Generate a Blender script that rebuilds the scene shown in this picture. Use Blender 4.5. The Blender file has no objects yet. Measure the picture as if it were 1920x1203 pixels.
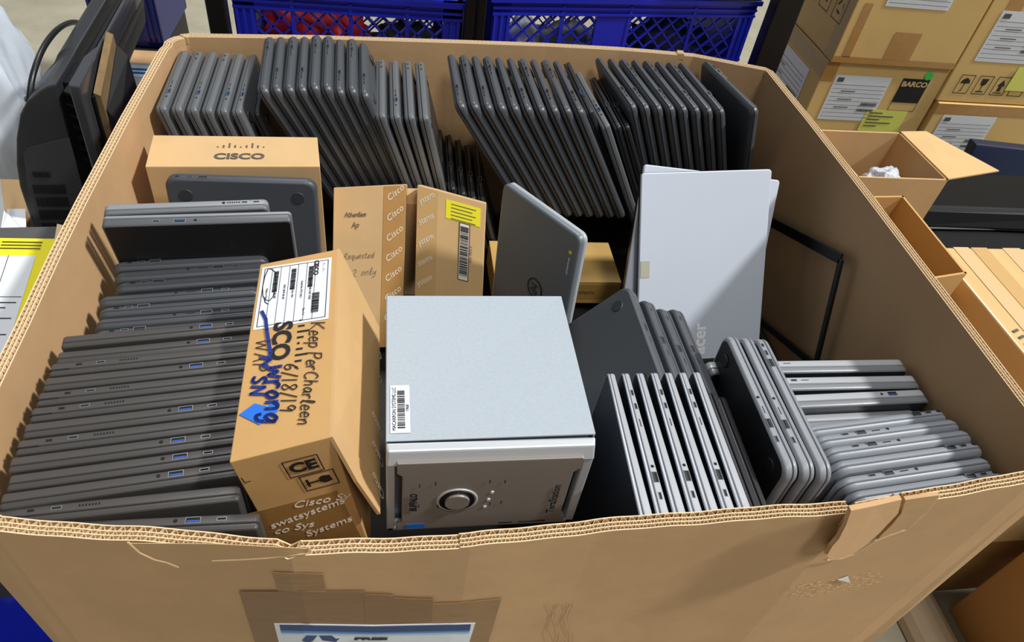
import bpy, math, random
from mathutils import Matrix, Vector, noise
random.seed(7)
sc = bpy.context.scene
col = sc.collection
R = math.radians
V = Vector
# ------------------------------------------------------------------ camera
CAM = V((-0.2071592, -0.90796838, 1.55469859))
CM = Matrix.Rotation(-0.23655201, 3, 'Z') @ Matrix.Rotation(0.79293607, 3, 'X') @ Matrix.Rotation(0.16447454, 3, 'Z')
cd = bpy.data.cameras.new('camera'); cam = bpy.data.objects.new('camera', cd); col.objects.link(cam)
cam.matrix_world = Matrix.Translation(CAM) @ CM.to_4x4()
cd.sensor_width = 36; cd.sensor_fit = 'HORIZONTAL'; cd.lens = 1352.69/1920*36; cd.clip_start = .02
sc.camera = cam
# ------------------------------------------------------------------ light
wd = bpy.data.worlds.new('world'); sc.world = wd; wd.use_nodes = True
bg = wd.node_tree.nodes['Background']; bg.inputs[0].default_value = (.86, .93, 1, 1); bg.inputs[1].default_value = .22
def lamp(name, d, e, ang, c):
    l = bpy.data.lights.new(name, 'SUN'); l.energy = e; l.angle = R(ang); l.color = c
    o = bpy.data.objects.new(name, l); col.objects.link(o); o.rotation_euler = V(d).to_track_quat('Z', 'Y').to_euler()
    o.location = V(d)*4
lamp('hall_lamp_key', (.655, -.10, .75), 3.5, 5, (1, .98, .95))
lamp('hall_lamp_front', (.12, -.50, .86), .95, 12, (1, .98, .95))
lamp('hall_lamp_rear', (.05, .52, .85), 1.1, 10, (.97, .98, 1))
vs = sc.view_settings
vs.view_transform = 'Standard'; vs.look = 'None'; vs.gamma = 1; vs.use_curve_mapping = False; vs.exposure = 0.0

# ------------------------------------------------------------------ helpers
def at(px, py, ax, val):
    """point of the place seen at a photo pixel, on the plane ax = val"""
    d = CM @ V(((px-960)/1352.69, -(py-601.5)/1352.69, -1)); i = 'xyz'.index(ax)
    return CAM + d*((val-CAM[i])/d[i])
def lin(h):
    h = h.lstrip('#'); r = []
    for i in (0, 2, 4):
        c = int(h[i:i+2], 16)/255; r.append(c/12.92 if c <= .04045 else ((c+.055)/1.055)**2.4)
    return (*r, 1)
MATS = {}
def mat(name, c, rough=.6, metal=0, var=0, scale=8, bump=0, bscale=60, c2=None, trans=0, coat=0, spec=.5, stretch=(1,1,1)):
    if name in MATS: return MATS[name]
    m = bpy.data.materials.new(name); m.use_nodes = True; nt = m.node_tree; b = nt.nodes['Principled BSDF']
    b.inputs['Base Color'].default_value = lin(c); b.inputs['Roughness'].default_value = rough; b.inputs['Metallic'].default_value = metal
    b.inputs['Specular IOR Level'].default_value = spec
    if coat: b.inputs['Coat Weight'].default_value = coat; b.inputs['Coat Roughness'].default_value = .15
    if trans: b.inputs['Transmission Weight'].default_value = trans
    if var or bump:
        g = nt.nodes.new('ShaderNodeTexCoord'); mp = nt.nodes.new('ShaderNodeMapping'); mp.inputs['Scale'].default_value = stretch
        nt.links.new(g.outputs['Object'], mp.inputs[0])
    if var:
        n = nt.nodes.new('ShaderNodeTexNoise'); n.inputs['Scale'].default_value = scale; n.inputs['Detail'].default_value = 6; n.inputs['Roughness'].default_value = .65
        nt.links.new(mp.outputs[0], n.inputs[0])
        r = nt.nodes.new('ShaderNodeValToRGB'); e = r.color_ramp.elements
        e[0].position = .3; e[1].position = .7
        A = lin(c); B = lin(c2) if c2 else A
        e[0].color = (A[0]*(1-var), A[1]*(1-var), A[2]*(1-var), 1); e[1].color = (B[0]*(1+var), B[1]*(1+var), B[2]*(1+var), 1)
        nt.links.new(n.outputs['Fac'], r.inputs[0]); nt.links.new(r.outputs[0], b.inputs['Base Color'])
    if bump:
        n2 = nt.nodes.new('ShaderNodeTexNoise'); n2.inputs['Scale'].default_value = bscale; n2.inputs['Detail'].default_value = 4
        nt.links.new(mp.outputs[0], n2.inputs[0])
        bp = nt.nodes.new('ShaderNodeBump'); bp.inputs['Strength'].default_value = bump; bp.inputs['Distance'].default_value = .002
        nt.links.new(n2.outputs['Fac'], bp.inputs['Height']); nt.links.new(bp.outputs[0], b.inputs['Normal'])
    MATS[name] = m; return m
KRAFT = mat('kraft_board', '#be996e', .85, var=.07, scale=9, bump=.15, bscale=40)
KRAFTI = mat('kraft_board_inner', '#bc976e', .85, var=.06, scale=7, bump=.12, bscale=30)
FLUTE = mat('fluted_paper', '#d9bd93', .9)
LINER = mat('liner_paper', '#e0c7a0', .9)
KBOX = mat('carton_board', '#caa777', .8, var=.05, scale=14)
KBOX2 = mat('carton_board_tan', '#d9b672', .75, var=.05, scale=6)
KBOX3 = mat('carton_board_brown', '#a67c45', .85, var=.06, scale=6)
TAPE = mat('packing_tape', '#97703f', .3, var=.1, scale=40, coat=.3)
TAPE2 = mat('packing_tape_light', '#b5884e', .3, var=.08, scale=30, coat=.3)
WHITE = mat('white_paper', '#dfe4ea', .6)
INK = mat('black_ink', '#17161a', .6)
GINK = mat('grey_ink', '#54504c', .6)
PINK = mat('white_print', '#eadfce', .6)
BLUEINK = mat('blue_marker', '#1c2f7e', .5)
BTAPE = mat('blue_tape', '#1f6fd6', .6)
YEL = mat('yellow_label', '#f0e41e', .55)
LYEL = mat('pale_yellow_label', '#dfe06a', .55)
GREEN = mat('green_sticker', '#44dc58', .5)
BLACK = mat('black_plastic', '#101113', .35, bump=.05, bscale=200)
DARK = mat('dark_opening', '#050506', .8)
METAL = mat('port_metal', '#a9abb0', .3, .8)
BLUP = mat('blue_usb_plastic', '#1f4f9f', .4)
RUB = mat('rubber', '#2b2d31', .6)
def mesh(vs_, fs, name='m', smooth=False):
    me = bpy.data.meshes.new(name); me.from_pydata([tuple(v) for v in vs_], [], fs); me.update()
    if smooth:
        for p in me.polygons: p.use_smooth = True
    return me
class MB:
    def __init__(s): s.v = []; s.f = []
    def add(s, v, f):
        o = len(s.v); s.v += [V(p) for p in v]; s.f += [tuple(i+o for i in q) for q in f]; return s
    def box(s, a, b):
        (x0, y0, z0), (x1, y1, z1) = a, b
        return s.add([(x0,y0,z0),(x1,y0,z0),(x1,y1,z0),(x0,y1,z0),(x0,y0,z1),(x1,y0,z1),(x1,y1,z1),(x0,y1,z1)],
            [(0,3,2,1),(4,5,6,7),(0,1,5,4),(1,2,6,5),(2,3,7,6),(3,0,4,7)])
    def hexa(s, p):   # bottom 4 ccw, top 4
        return s.add(p, [(0,3,2,1),(4,5,6,7),(0,1,5,4),(1,2,6,5),(2,3,7,6),(3,0,4,7)])
    def plate(s, pts, n, t):   # polygon with thickness t along n
        n = V(n).normalized()*t; k = len(pts); P = [V(p) for p in pts]
        return s.add(P+[p+n for p in P], [tuple(range(k))[::-1], tuple(range(k, 2*k))]+[(i, (i+1) % k, (i+1) % k+k, i+k) for i in range(k)])
    def bar(s, a, b, w, h, up=(0,0,1)):
        a, b = V(a), V(b); d = (b-a).normalized(); u = V(up); sd = d.cross(u)
        if sd.length < 1e-4: sd = d.cross(V((1,0,0)))
        sd.normalize(); u = sd.cross(d); sd = sd*w/2; u = u*h/2
        return s.hexa([a-sd-u, b-sd-u, b+sd-u, a+sd-u, a-sd+u, b-sd+u, b+sd+u, a+sd+u])
    def tube(s, pts, r, n=10):
        P = [V(p) for p in pts]; o = len(s.v)
        for i, p in enumerate(P):
            d = (P[min(i+1, len(P)-1)]-P[max(i-1, 0)]).normalized(); a = d.cross(V((.13,.2,1))).normalized(); b = d.cross(a)
            rr = r[i] if isinstance(r, (list, tuple)) else r
            for k in range(n): s.v.append(p+a*rr*math.cos(k*2*math.pi/n)+b*rr*math.sin(k*2*math.pi/n))
        for i in range(len(P)-1):
            for k in range(n): s.f.append((o+i*n+k, o+i*n+(k+1) % n, o+(i+1)*n+(k+1) % n, o+(i+1)*n+k))
        s.f.append(tuple(o+k for k in range(n))[::-1]); s.f.append(tuple(o+(len(P)-1)*n+k for k in range(n))); return s
def wloc(o):
    p = V((0,0,0))
    while o: p = p+o.location; o = o.parent
    return p
def part(name, mb, m, parent=None, smooth=False, bevel=0, local=False):
    """link MB as one mesh; world coordinates unless local"""
    if parent is not None and not local:
        off = wloc(parent); vs_ = [v-off for v in mb.v]
    else: vs_ = mb.v
    o = bpy.data.objects.new(name, mesh(vs_, mb.f, name, smooth)); col.objects.link(o)
    o.data.materials.append(m)
    if parent is not None: o.parent = parent
    if bevel:
        b = o.modifiers.new('bevel', 'BEVEL'); b.width = bevel; b.segments = 2; b.limit_method = 'ANGLE'; b.angle_limit = R(40)
        b.harden_normals = False
    return o
def tag(o, label, cat, group=None, kind=None):
    if label: o['label'] = label
    if cat: o['category'] = cat
    if group: o['group'] = group
    if kind: o['kind'] = kind
    return o
def thing(name, label, cat, loc=(0,0,0), group=None):
    o = bpy.data.objects.new(name, None); o.empty_display_size = .03; col.objects.link(o); o.location = loc
    return tag(o, label, cat, group)
def solo(name, mb, m, label, cat, group=None, smooth=False, bevel=0):
    """a thing that is one mesh, origin at its base"""
    c = sum((v for v in mb.v), V((0,0,0)))/len(mb.v); c.z = min(v.z for v in mb.v)
    off = c; o = bpy.data.objects.new(name, mesh([v-off for v in mb.v], mb.f, name, smooth)); col.objects.link(o); o.location = c
    o.data.materials.append(m)
    if bevel:
        b = o.modifiers.new('bevel', 'BEVEL'); b.width = bevel; b.segments = 2; b.limit_method = 'ANGLE'; b.angle_limit = R(40)
    return tag(o, label, cat, group)
def copy_tree(o, parent=None):
    c = o.copy(); col.objects.link(c); c.parent = parent
    for ch in list(o.children): copy_tree(ch, c)
    return c
# lettering ---------------------------------------------------------
def text_geo(s, size, shear=0, bold=0, wid=1):
    c = bpy.data.curves.new('t', 'FONT'); c.body = s; c.size = size; c.extrude = .00012; c.offset = bold; c.shear = shear
    c.resolution_u = 3; c.align_x = 'CENTER'; c.align_y = 'CENTER'
    o = bpy.data.objects.new('t', c); me = bpy.data.meshes.new_from_object(o)
    v = [(p.co.x*wid, p.co.y, p.co.z) for p in me.vertices]; f = [tuple(p.vertices) for p in me.polygons]
    bpy.data.objects.remove(o); bpy.data.curves.remove(c); bpy.data.meshes.remove(me); return v, f
HW = {  # pen strokes, x 0..w, y 0..1 (descenders below)
 'K': (.7, [[(0,1),(.02,0)],[(.6,1),(.05,.45),(.65,0)]]), 'e': (.5, [[(.02,.3),(.4,.34),(.36,.55),(.18,.6),(.02,.3),(.12,.02),(.45,.1)]]),
 'p': (.5, [[(.02,.6),(.0,-.35)],[(.02,.5),(.3,.6),(.42,.35),(.25,.05),(.03,.1)]]), 'P': (.6, [[(.05,1),(0,0)],[(.05,.95),(.45,1),(.5,.7),(.3,.5),(.05,.5)]]),
 'r': (.4, [[(0,.55),(.03,0)],[(.03,.4),(.2,.6),(.36,.55)]]), 'C': (.7, [[(.6,.85),(.4,1),(.12,.8),(.02,.4),(.15,.08),(.4,0),(.62,.15)]]),
 'h': (.5, [[(.05,1),(.0,0)],[(.02,.35),(.2,.58),(.36,.45),(.38,0)]]), 'a': (.5, [[(.38,.5),(.2,.6),(.02,.3),(.15,.02),(.36,.25),(.4,.55),(.4,.1),(.5,.03)]]),
 'l': (.3, [[(.02,.1),(.2,.8),(.12,1),(.05,.6),(.1,.05),(.28,.06)]]), 'n': (.5, [[(0,.55),(.03,0)],[(.03,.35),(.2,.58),(.36,.5),(.38,0)]]),
 'm': (.7, [[(0,.55),(.03,0)],[(.03,.35),(.16,.58),(.28,.5),(.3,0)],[(.3,.35),(.44,.58),(.56,.5),(.6,0)]]), 'u': (.5, [[(0,.55),(.05,.1),(.2,0),(.36,.2),(.4,.55),(.4,.05),(.5,.02)]]),
 't': (.4, [[(.15,.9),(.1,.1),(.25,0),(.35,.08)],[(0,.6),(.35,.62)]]), 'R': (.6, [[(.05,1),(0,0)],[(.05,.95),(.45,.98),(.45,.65),(.08,.5),(.55,0)]]),
 'q': (.5, [[(.38,.5),(.2,.6),(.02,.3),(.15,.02),(.36,.3),(.38,.55),(.34,-.35),(.45,-.2)]]), 's': (.4, [[(.35,.5),(.15,.6),(.05,.45),(.3,.2),(.2,0),(0,.06)]]),
 'd': (.5, [[(.38,.45),(.2,.6),(.02,.3),(.15,.02),(.36,.25),(.42,1),(.38,.1),(.48,.03)]]), 'o': (.45, [[(.2,.58),(.02,.3),(.15,.02),(.36,.2),(.34,.5),(.2,.58)]]),
 'y': (.5, [[(0,.55),(.08,.15),(.25,.15),(.38,.55)],[(.38,.55),(.3,-.2),(.1,-.4),(0,-.25)]]), '2': (.55, [[(.02,.75),(.2,1),(.42,.8),(.3,.45),(0,0),(.5,.04)]]),
 'A': (.65, [[(0,0),(.3,1),(.6,0)],[(.12,.4),(.5,.42)]]), 'W': (.9, [[(0,1),(.2,0),(.42,.7),(.62,0),(.85,1)]]), 'w': (.7, [[(0,.6),(.12,0),(.32,.45),(.48,0),(.62,.6)]]),
 'g': (.5, [[(.38,.5),(.2,.6),(.02,.3),(.15,.05),(.36,.3),(.38,.55),(.34,-.25),(.1,-.4),(0,-.2)]]), 'S': (.55, [[(.48,.85),(.25,1),(.05,.8),(.4,.35),(.3,.02),(0,.12)]]),
 'N': (.65, [[(0,0),(.05,1),(.5,0),(.55,1)]]), '6': (.5, [[(.4,.95),(.1,.6),(.02,.2),(.2,0),(.4,.15),(.36,.42),(.1,.35)]]), '/': (.4, [[(0,-.1),(.35,1.05)]]),
 '1': (.3, [[(.1,1),(.08,0)]]), '8': (.5, [[(.4,.85),(.2,1),(.05,.8),(.4,.25),(.2,0),(.02,.2),(.38,.7),(.4,.85)]]), '9': (.5, [[(.4,.8),(.2,1),(.03,.75),(.2,.5),(.4,.8),(.34,0)]]), ' ': (.45, [])}
class Face:
    """a flat face in the place: origin O (world), unit vectors U (right) and W (up); coordinates in metres"""
    def __init__(s, O, U_, W_, th, skew=False):
        s.O = V(O); s.U = V(U_).normalized(); w = V(W_); s.W = w.normalized() if skew else (w-s.U*w.dot(s.U)).normalized(); s.N = s.U.cross(s.W).normalized(); s.th = th
    def hit(s, px, py):
        d = CM @ V(((px-960)/1352.69, -(py-601.5)/1352.69, -1)); q = CAM+d*((s.O-CAM).dot(s.N)/d.dot(s.N))-s.O; return q.dot(s.U), q.dot(s.W)
    def p(s, u, v, e=0): return s.O+s.U*u+s.W*v+s.N*e
    def poly(s, mb, pts, e=.0004, t=.0003): return mb.plate([s.p(u, v, e) for u, v in pts], s.N, t)
    def rect(s, mb, u0, v0, u1, v1, e=.0004, t=.0003): return s.poly(mb, [(u0,v0),(u1,v0),(u1,v1),(u0,v1)], e, t)
    def text(s, mb, st, u, v, size, rot=0, shear=0, bold=0, wid=1, e=.0012):
        vv, f = text_geo(st, size, shear, bold, wid); c, sn = math.cos(R(rot)), math.sin(R(rot))
        return mb.add([s.p(u+x*c-y*sn, v+x*sn+y*c, e+z) for x, y, z in vv], f)
    def hand(s, mb, st, u, v, h, w=.0014, rot=0, wid=1, slant=.15, e=.0012, gap=.12):
        x = 0; rnd = random.Random(st); c, sn = math.cos(R(rot)), math.sin(R(rot))
        for ch in st:
            adv, strokes = HW[ch]; dy = rnd.uniform(-.05, .05)
            for k in strokes:
                pts = []
                P_ = [V((a, b, 0)) for a, b in k]
                if len(P_) > 2 and ch not in 'KWAN':
                    Q = []
                    for i in range(len(P_)-1):
                        p0, p1, p2, p3 = P_[max(i-1, 0)], P_[i], P_[i+1], P_[min(i+2, len(P_)-1)]
                        for j in range(4):
                            t = j/4; Q.append(.5*((2*p1)+(p2-p0)*t+(2*p0-5*p1+4*p2-p3)*t*t+(3*p1-p0-3*p2+p3)*t**3))
                    P_ = Q+[P_[-1]]
                for q in P_:
                    X = (x+q.x*wid+slant*q.y)*h; Y = (q.y+dy)*h; pts.append((u+X*c-Y*sn, v+X*sn+Y*c))
                s.line(mb, pts, w, e)
            x += adv*wid+gap
        return mb
    def bars(s, mb, u0, v0, u1, v1, n=30, vert=False, e=.0010):
        rnd = random.Random(n); k = 0.0
        while k < 1:
            w = rnd.choice((.4, .8, 1.2))/n; 
            if vert: s.rect(mb, u0, v0+(v1-v0)*k, u1, v0+(v1-v0)*min(1, k+w), e, .0002)
            else: s.rect(mb, u0+(u1-u0)*k, v0, u0+(u1-u0)*min(1, k+w), v1, e, .0002)
            k += w+rnd.choice((.4, .8))/n
        return mb
    def line(s, mb, pts, w, e=.0010, t=.0002):
        for (a, b), (c, d) in zip(pts[:-1], pts[1:]):
            L = math.hypot(c-a, d-b) or 1; nx, ny = -(d-b)/L*w/2, (c-a)/L*w/2; ex, ey = (c-a)/L*w*.3, (d-b)/L*w*.3
            s.poly(mb, [(a-nx-ex, b-ny-ey), (c-nx+ex, d-ny+ey), (c+nx+ex, d+ny+ey), (a+nx-ex, b+ny-ey)], e, t)
        return mb
    def frame(s, mb, u0, v0, u1, v1, w, e=.0008):
        return s.line(mb, [(u0,v0),(u1,v0),(u1,v1),(u0,v1),(u0,v0)], w, e)
def decal(fc, name, m, parent, fn):
    mb = MB(); fn(mb); return part(name, mb, m, parent)

# ------------------------------------------------------------------ floor
fl = mat('concrete', '#8b8672', .6, var=.12, scale=3, bump=.1, bscale=20, c2='#97917e')
mb = MB().box((-7, -4, -.05), (9, 9, 0))
o = part('floor', mb, fl); o['kind'] = 'structure'

# ------------------------------------------------------------------ gaylord box
H = .9
def W2(path, ax='x'):
    def f(t):
        for (a, b), (c, d) in zip(path[:-1], path[1:]):
            if t <= c: return b+(d-b)*(t-a)/(c-a)
        return path[-1][1]
    return f
frontY = W2([(-.64,-.498),(-.566,-.531),(-.41,-.552),(-.30,-.570),(-.13,-.572),(0,-.564),(.291,-.557),(.353,-.551),(.535,-.530),(.62,-.512)])
rim = [(-.628,-.500),(-.566,-.531),(-.41,-.552),(-.30,-.570),(-.13,-.572),(0,-.564),(.12,-.560),(.29,-.557),(.353,-.551),(.535,-.530),(.616,-.512),
       (.616,-.405),(.619,-.2),(.622,.05),(.622,.3),(.618,.500),(.607,.516),(.454,.564),(.36,.570),(.285,.573),(.12,.570),(-.053,.560),(-.35,.540),(-.585,.514),(-.600,.508),(-.622,.478),
       (-.632,.2),(-.636,-.03),(-.636,-.138),(-.634,-.262),(-.634,-.36)]
segs = {'front_side': (0, 10), 'right_side': (10, 15), 'back_side': (15, 24), 'left_side': (24, 31)}
TH = .0155
N = len(rim)
P2 = [V((a, b)) for a, b in rim]
def nrm(i):
    d = (P2[(i+1) % N]-P2[i-1]).normalized(); return V((-d.y, d.x))   # inward for ccw
NR = [nrm(i % N) for i in range(N)]
def bot(p):   # straighten the bows towards the bottom
    x = max(-.62, min(.61, p.x)); y = p.y
    if y > .45: y = .515
    if abs(p.x) > .58: x = math.copysign(.615, p.x)
    return V((x, y))
def resample(i0, i1, step):
    pts = [P2[i % N] for i in range(i0, i1+1)]; ns = [NR[i % N] for i in range(i0, i1+1)]; out = []; acc = 0
    for k in range(len(pts)-1):
        L = (pts[k+1]-pts[k]).length; n = max(1, round(L/step))
        for j in range(n):
            t = j/n; out.append((pts[k].lerp(pts[k+1], t), ns[k].lerp(ns[k+1], t).normalized(), acc+L*t))
        acc += L
    out.append((pts[-1], ns[-1], acc)); return out
def topz(name, p):
    z = H
    if name == 'front_side':
        x = p.x
        z += .0012*math.sin(x*41)+.0008*math.sin(x*97)
        if -.315 < x < -.292: z -= .010*(1-abs(x+.303)/.012)
        if -.292 <= x < -.14: z -= .002
        for c, w, dp in ((.296, .008, .075), (.357, .0055, .045)):
            k = abs(x-c-.002*math.sin(x*900))/w
            if k < 1: z -= dp*(1-k)
        if .30 < x < .35: z -= .006
    if name == 'back_side' and .43 > p.x > .415: z += .004
    if name == 'left_side' and p.y > .44: z -= .004*math.sin((p.y-.44)*60)**2
    return z
gay = thing('gaylord_box', 'huge open triple-wall cardboard pallet box holding all the laptops, torn at its front rim', 'box', (0, 0, 0))
FD = .013
for name, (i0, i1) in segs.items():
    fine = resample(i0, i1, .004 if name == 'front_side' else .02)
    # solid board below the open flutes
    m = MB(); o0 = []
    zs = [0, .3, .6, .8, None]
    for (p, n, s) in fine:
        b = bot(p); tz = topz(name, p)-FD
        for z in zs:
            zz = tz if z is None else z; q = b.lerp(p, zz/H)
            m.v.append(V((q.x, q.y, zz))); q2 = q+n*TH; m.v.append(V((q2.x, q2.y, zz)))
    K = len(zs)*2
    for i in range(len(fine)-1):
        a = i*K; b = a+K
        for j in range(len(zs)-1):
            m.f.append((a+2*j, b+2*j, b+2*j+2, a+2*j+2)); m.f.append((a+2*j+1, a+2*j+3, b+2*j+3, b+2*j+1))
        m.f.append((a+K-2, b+K-2, b+K-1, a+K-1))
    m.f.append(tuple(range(0, K, 2))+tuple(range(K-1, 0, -2)))
    e_ = (len(fine)-1)*K; m.f.append(tuple(e_+k for k in range(0, K, 2))[::-1]+tuple(e_+k for k in range(1, K, 2)))
    wall = part(name, m, KRAFT if name != 'right_side' else KRAFTI, gay)
    # liners and fluted mediums as real sheets
    fin = resample(i0, i1, .0011)
    def ribbon(mb, off, t, top=0, dep=FD):
        o = len(mb.v)
        for (p, n, s) in fin:
            tz = topz(name, p); d = off(s) if callable(off) else off
            for dd, z in ((d-t/2, tz+top), (d+t/2, tz+top), (d-t/2, tz-dep), (d+t/2, tz-dep)):
                q = bot(p).lerp(p, z/H)+n*dd; mb.v.append(V((q.x, q.y, z)))
        for i in range(len(fin)-1):
            a = o+4*i; b = a+4
            mb.f += [(a, b, b+1, a+1), (a+2, b+2, b, a), (a+1, b+1, b+3, a+3)]
    lm = MB()
    for d in (.0006, TH-.0006): ribbon(lm, d, .0012, -.0008)
    part('outer_liners', lm, KRAFT if name != 'right_side' else KRAFTI, wall)
    lm = MB()
    for d in (.0052, .0095): ribbon(lm, d, .0011)
    part('liner_sheets', lm, LINER, wall)
    lm = MB()
    for d in (.0006, TH-.0006): ribbon(lm, d, .0012, 0, .0010)
    part('cut_edges', lm, LINER, wall)
    fm = MB()
    for c, a, p in ((.0029, .0019, .0085), (.0073, .0018, .0078), (.0122, .0022, .0098)):
        ribbon(fm, lambda s, c=c, a=a, p=p: c+a*max(-1, min(1, 1.35*math.sin(s*2*math.pi/p+.5*math.sin(s*37)))), .0007, -.0006)
    part('fluted_sheets', fm, FLUTE, wall)
    if name == 'front_side': front_wall = wall
part('bottom_panel', MB().box((-.60, -.50, .002), (.60, .50, .012)), KRAFTI, gay)
def front_pt(px, py, off=.0015):
    y = -.555
    for _ in range(12):
        q = at(px, py, 'y', y); rx = max(-.625, min(.61, q.x)); b = bot(V((rx, frontY(rx)))).y; yr = frontY(rx); y = b+(yr-b)*q.z/H-off
    return at(px, py, 'y', y)
def strip(name, top, botm, m, n=12, off=.0015, t=.0006, parent=gay):
    mb = MB()
    def ip(poly, t):
        k = t*(len(poly)-1); i = min(int(k), len(poly)-2); f = k-i
        return poly[i][0]*(1-f)+poly[i+1][0]*f, poly[i][1]*(1-f)+poly[i+1][1]*f
    rows = 4
    for i in range(n+1):
        a = ip(top, i/n); b = ip(botm, i/n)
        for j in range(rows+1):
            f = j/rows; mb.v.append(front_pt(a[0]*(1-f)+b[0]*f, a[1]*(1-f)+b[1]*f, off)+V((0, -t, 0)))
    for i in range(n):
        for j in range(rows):
            a = i*(rows+1)+j; mb.f.append((a, a+1, a+rows+2, a+rows+1))
    o = part(name, mb, m, parent)
    s_ = o.modifiers.new('thick', 'SOLIDIFY'); s_.thickness = t; s_.offset = -1
    return o
DT = mat('brown_packing_tape', '#8c673b', .38, var=.14, scale=30, coat=.2, stretch=(1,1,4))
DT2 = mat('old_packing_tape', '#7d572f', .38, var=.16, scale=26, coat=.2, stretch=(1,1,5))
strip('tape_strip', [(510,1072),(605,1075)], [(523,1112),(612,1112)], DT, 3, .0012)
strip('tape_strip', [(448,1108),(684,1108)], [(482,1215),(690,1215)], DT2, 6, .0018)
strip('tape_strip', [(682,1113),(736,1114),(738,1121),(812,1122)], [(690,1215),(806,1215)], DT2, 5, .0020)
strip('tape_strip', [(805,1131),(862,1129),(940,1121)], [(800,1215),(912,1215)], DT, 5, .0016)
# torn outer liner at the left of the rim, peeled a little
PEEL = mat('peeled_liner', '#bf9c70', .9, var=.05)
strip('torn_liner', [(242,1017),(400,1018),(580,1027)], [(262,1036),(300,1052),(335,1063),(440,1052),(572,1040)], PEEL, 14, .0030, .0008)
EDGE = mat('torn_edge_paper', '#d8b98b', .9)
def torn(pts, w=.0016):
    mb = MB(); q = [front_pt(x, y, .0040) for x, y in pts]
    for a, b in zip(q[:-1], q[1:]): mb.bar(a, b, w, .0012, (0,1,0))
    return part('torn_edge', mb, EDGE, gay)
torn([(240,1016),(262,1036),(290,1049),(312,1054),(335,1063)]); torn([(398,1051),(450,1049),(500,1046),(560,1039),(582,1036),(580,1026)])
# torn flap between the two cracks at the right of the rim
mb = MB(); fp = [(1596,957),(1640,948),(1691,936),(1684,962),(1662,985),(1648,1000),(1625,1020),(1604,1036),(1583,1045),(1556,1051),(1551,1040),(1560,1025),(1573,1010),(1586,985)]
q = [front_pt(x, y, .007+.019*max(0, (1680-x)/130)) for x, y in fp]
part('torn_flap', mb.plate(q, (0, 1, 0), .006), KRAFT, gay)
q = [front_pt(x, y, .006) for x, y in [(1698,937),(1730,932),(1762,928),(1738,960),(1702,990),(1668,1002),(1646,1011),(1654,1001),(1672,984),(1690,962)]]
part('torn_liner', MB().plate(q, (0, 1, 0), .0045), KRAFT, gay)
for k, (off, dx) in enumerate(((.004, -7), (.009, -12), (.014, -6))):
    q = [front_pt(x+dx*(1 if j % 2 else .45), y, off) for j, (x, y) in enumerate([(1594,962),(1586,984),(1573,1008),(1560,1024),(1552,1038)])]
    q2 = [p+V((.012, .0, 0)) for p in q[::-1]]
    part('torn_layer', MB().plate(q+q2, (0, 1, 0), .0012), PEEL, gay)
torn([(1551,1050),(1580,1046),(1602,1038),(1640,1014),(1668,1003),(1700,992),(1735,962),(1760,930)])
torn([(1600,1030),(1650,990),(1680,965)], .001)
torn([(1640,1012),(1665,1000),(1690,994)], .002)
mb = MB(); mb.plate([front_pt(*p, .002) for p in [(1571,1086),(1590,1080),(1594,1091)]], (0,-1,0), .0006); part('paper_scrap', mb, WHITE, gay)
SCUFF = mat('scuffed_liner', '#c9ab80', .95)
rnd = random.Random(3); mb = MB()
for k in range(110):
    t = rnd.random(); x = 1480+170*t; y = 1112-32*t+rnd.uniform(-12, 12); l = rnd.uniform(3, 8)
    a = front_pt(x, y, .0008); b = front_pt(x+l, y-1, .0008); mb.bar(a, b, .0007, .0002, (0,1,0))
tag(part('glue_scuff', mb, SCUFF, gay), None, None, None, 'stuff')
mb = MB()
for x0 in (1030, 1038, 1046, 1056, 1064, 1070):
    pr = None
    for j in range(7):
        p = front_pt(x0+6*math.sin(j*1.3+x0)+(4-abs(x0-1050)*.2)*math.cos(j), 1130+j*14, .0009)
        if pr: mb.bar(pr, p, .0006, .0002, (0,1,0))
        pr = p
tag(part('tape_wrinkles', mb, SCUFF, gay), None, None, None, 'stuff')
# printed paper sign taped to the front
sg = strip('paper_sign', [(514,1168),(700,1171),(891,1167)], [(526,1215),(876,1215)], WHITE, 10, .0026, .0005)
NAVY = mat('navy_print', '#1d3f74', .5); MIDB = mat('mid_blue_print', '#4b84c4', .5); LTB = mat('light_blue_print', '#9cc0e2', .5)
def sub_strip(name, t, b, m): return strip(name, t, b, m, 8, .0034, .0002, sg)
sub_strip('banner', [(524,1171),(700,1174),(883,1170)], [(526,1181),(700,1185),(881,1181)], NAVY)
sub_strip('banner_stripe', [(526,1181),(700,1185),(881,1181)], [(527,1185),(700,1188),(880,1184)], MIDB)
sub_strip('banner_stripe', [(527,1185),(700,1188),(880,1184)], [(528,1188),(700,1190),(879,1187)], LTB)
O_ = front_pt(560, 1203, .0036); Uv = front_pt(860, 1203, .0036)-O_; Wv = V((0, -.02, 1))
fc = Face(O_, Uv, Wv, 0); pxm = 1/ (Uv.length/300)
mb = MB()
def sp(x, y): d = front_pt(x, y, .0038)-O_; return (d.dot(fc.U), d.dot(fc.W))
fc.poly(mb, [sp(x, y) for x, y in [(566,1201),(574,1193),(595,1192),(586,1203),(578,1206)]]); fc.poly(mb, [sp(x, y) for x, y in [(598,1192),(622,1192),(630,1198),(637,1197),(628,1206),(612,1204),(606,1204)]])
part('recycling_arrows', mb, NAVY, sg)
mb = MB(); u, v = sp(695, 1197); fc.text(mb, 'FREE', u, v, .0095, bold=.0006, wid=1.9); part('lettering', mb, INK, sg)

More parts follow.
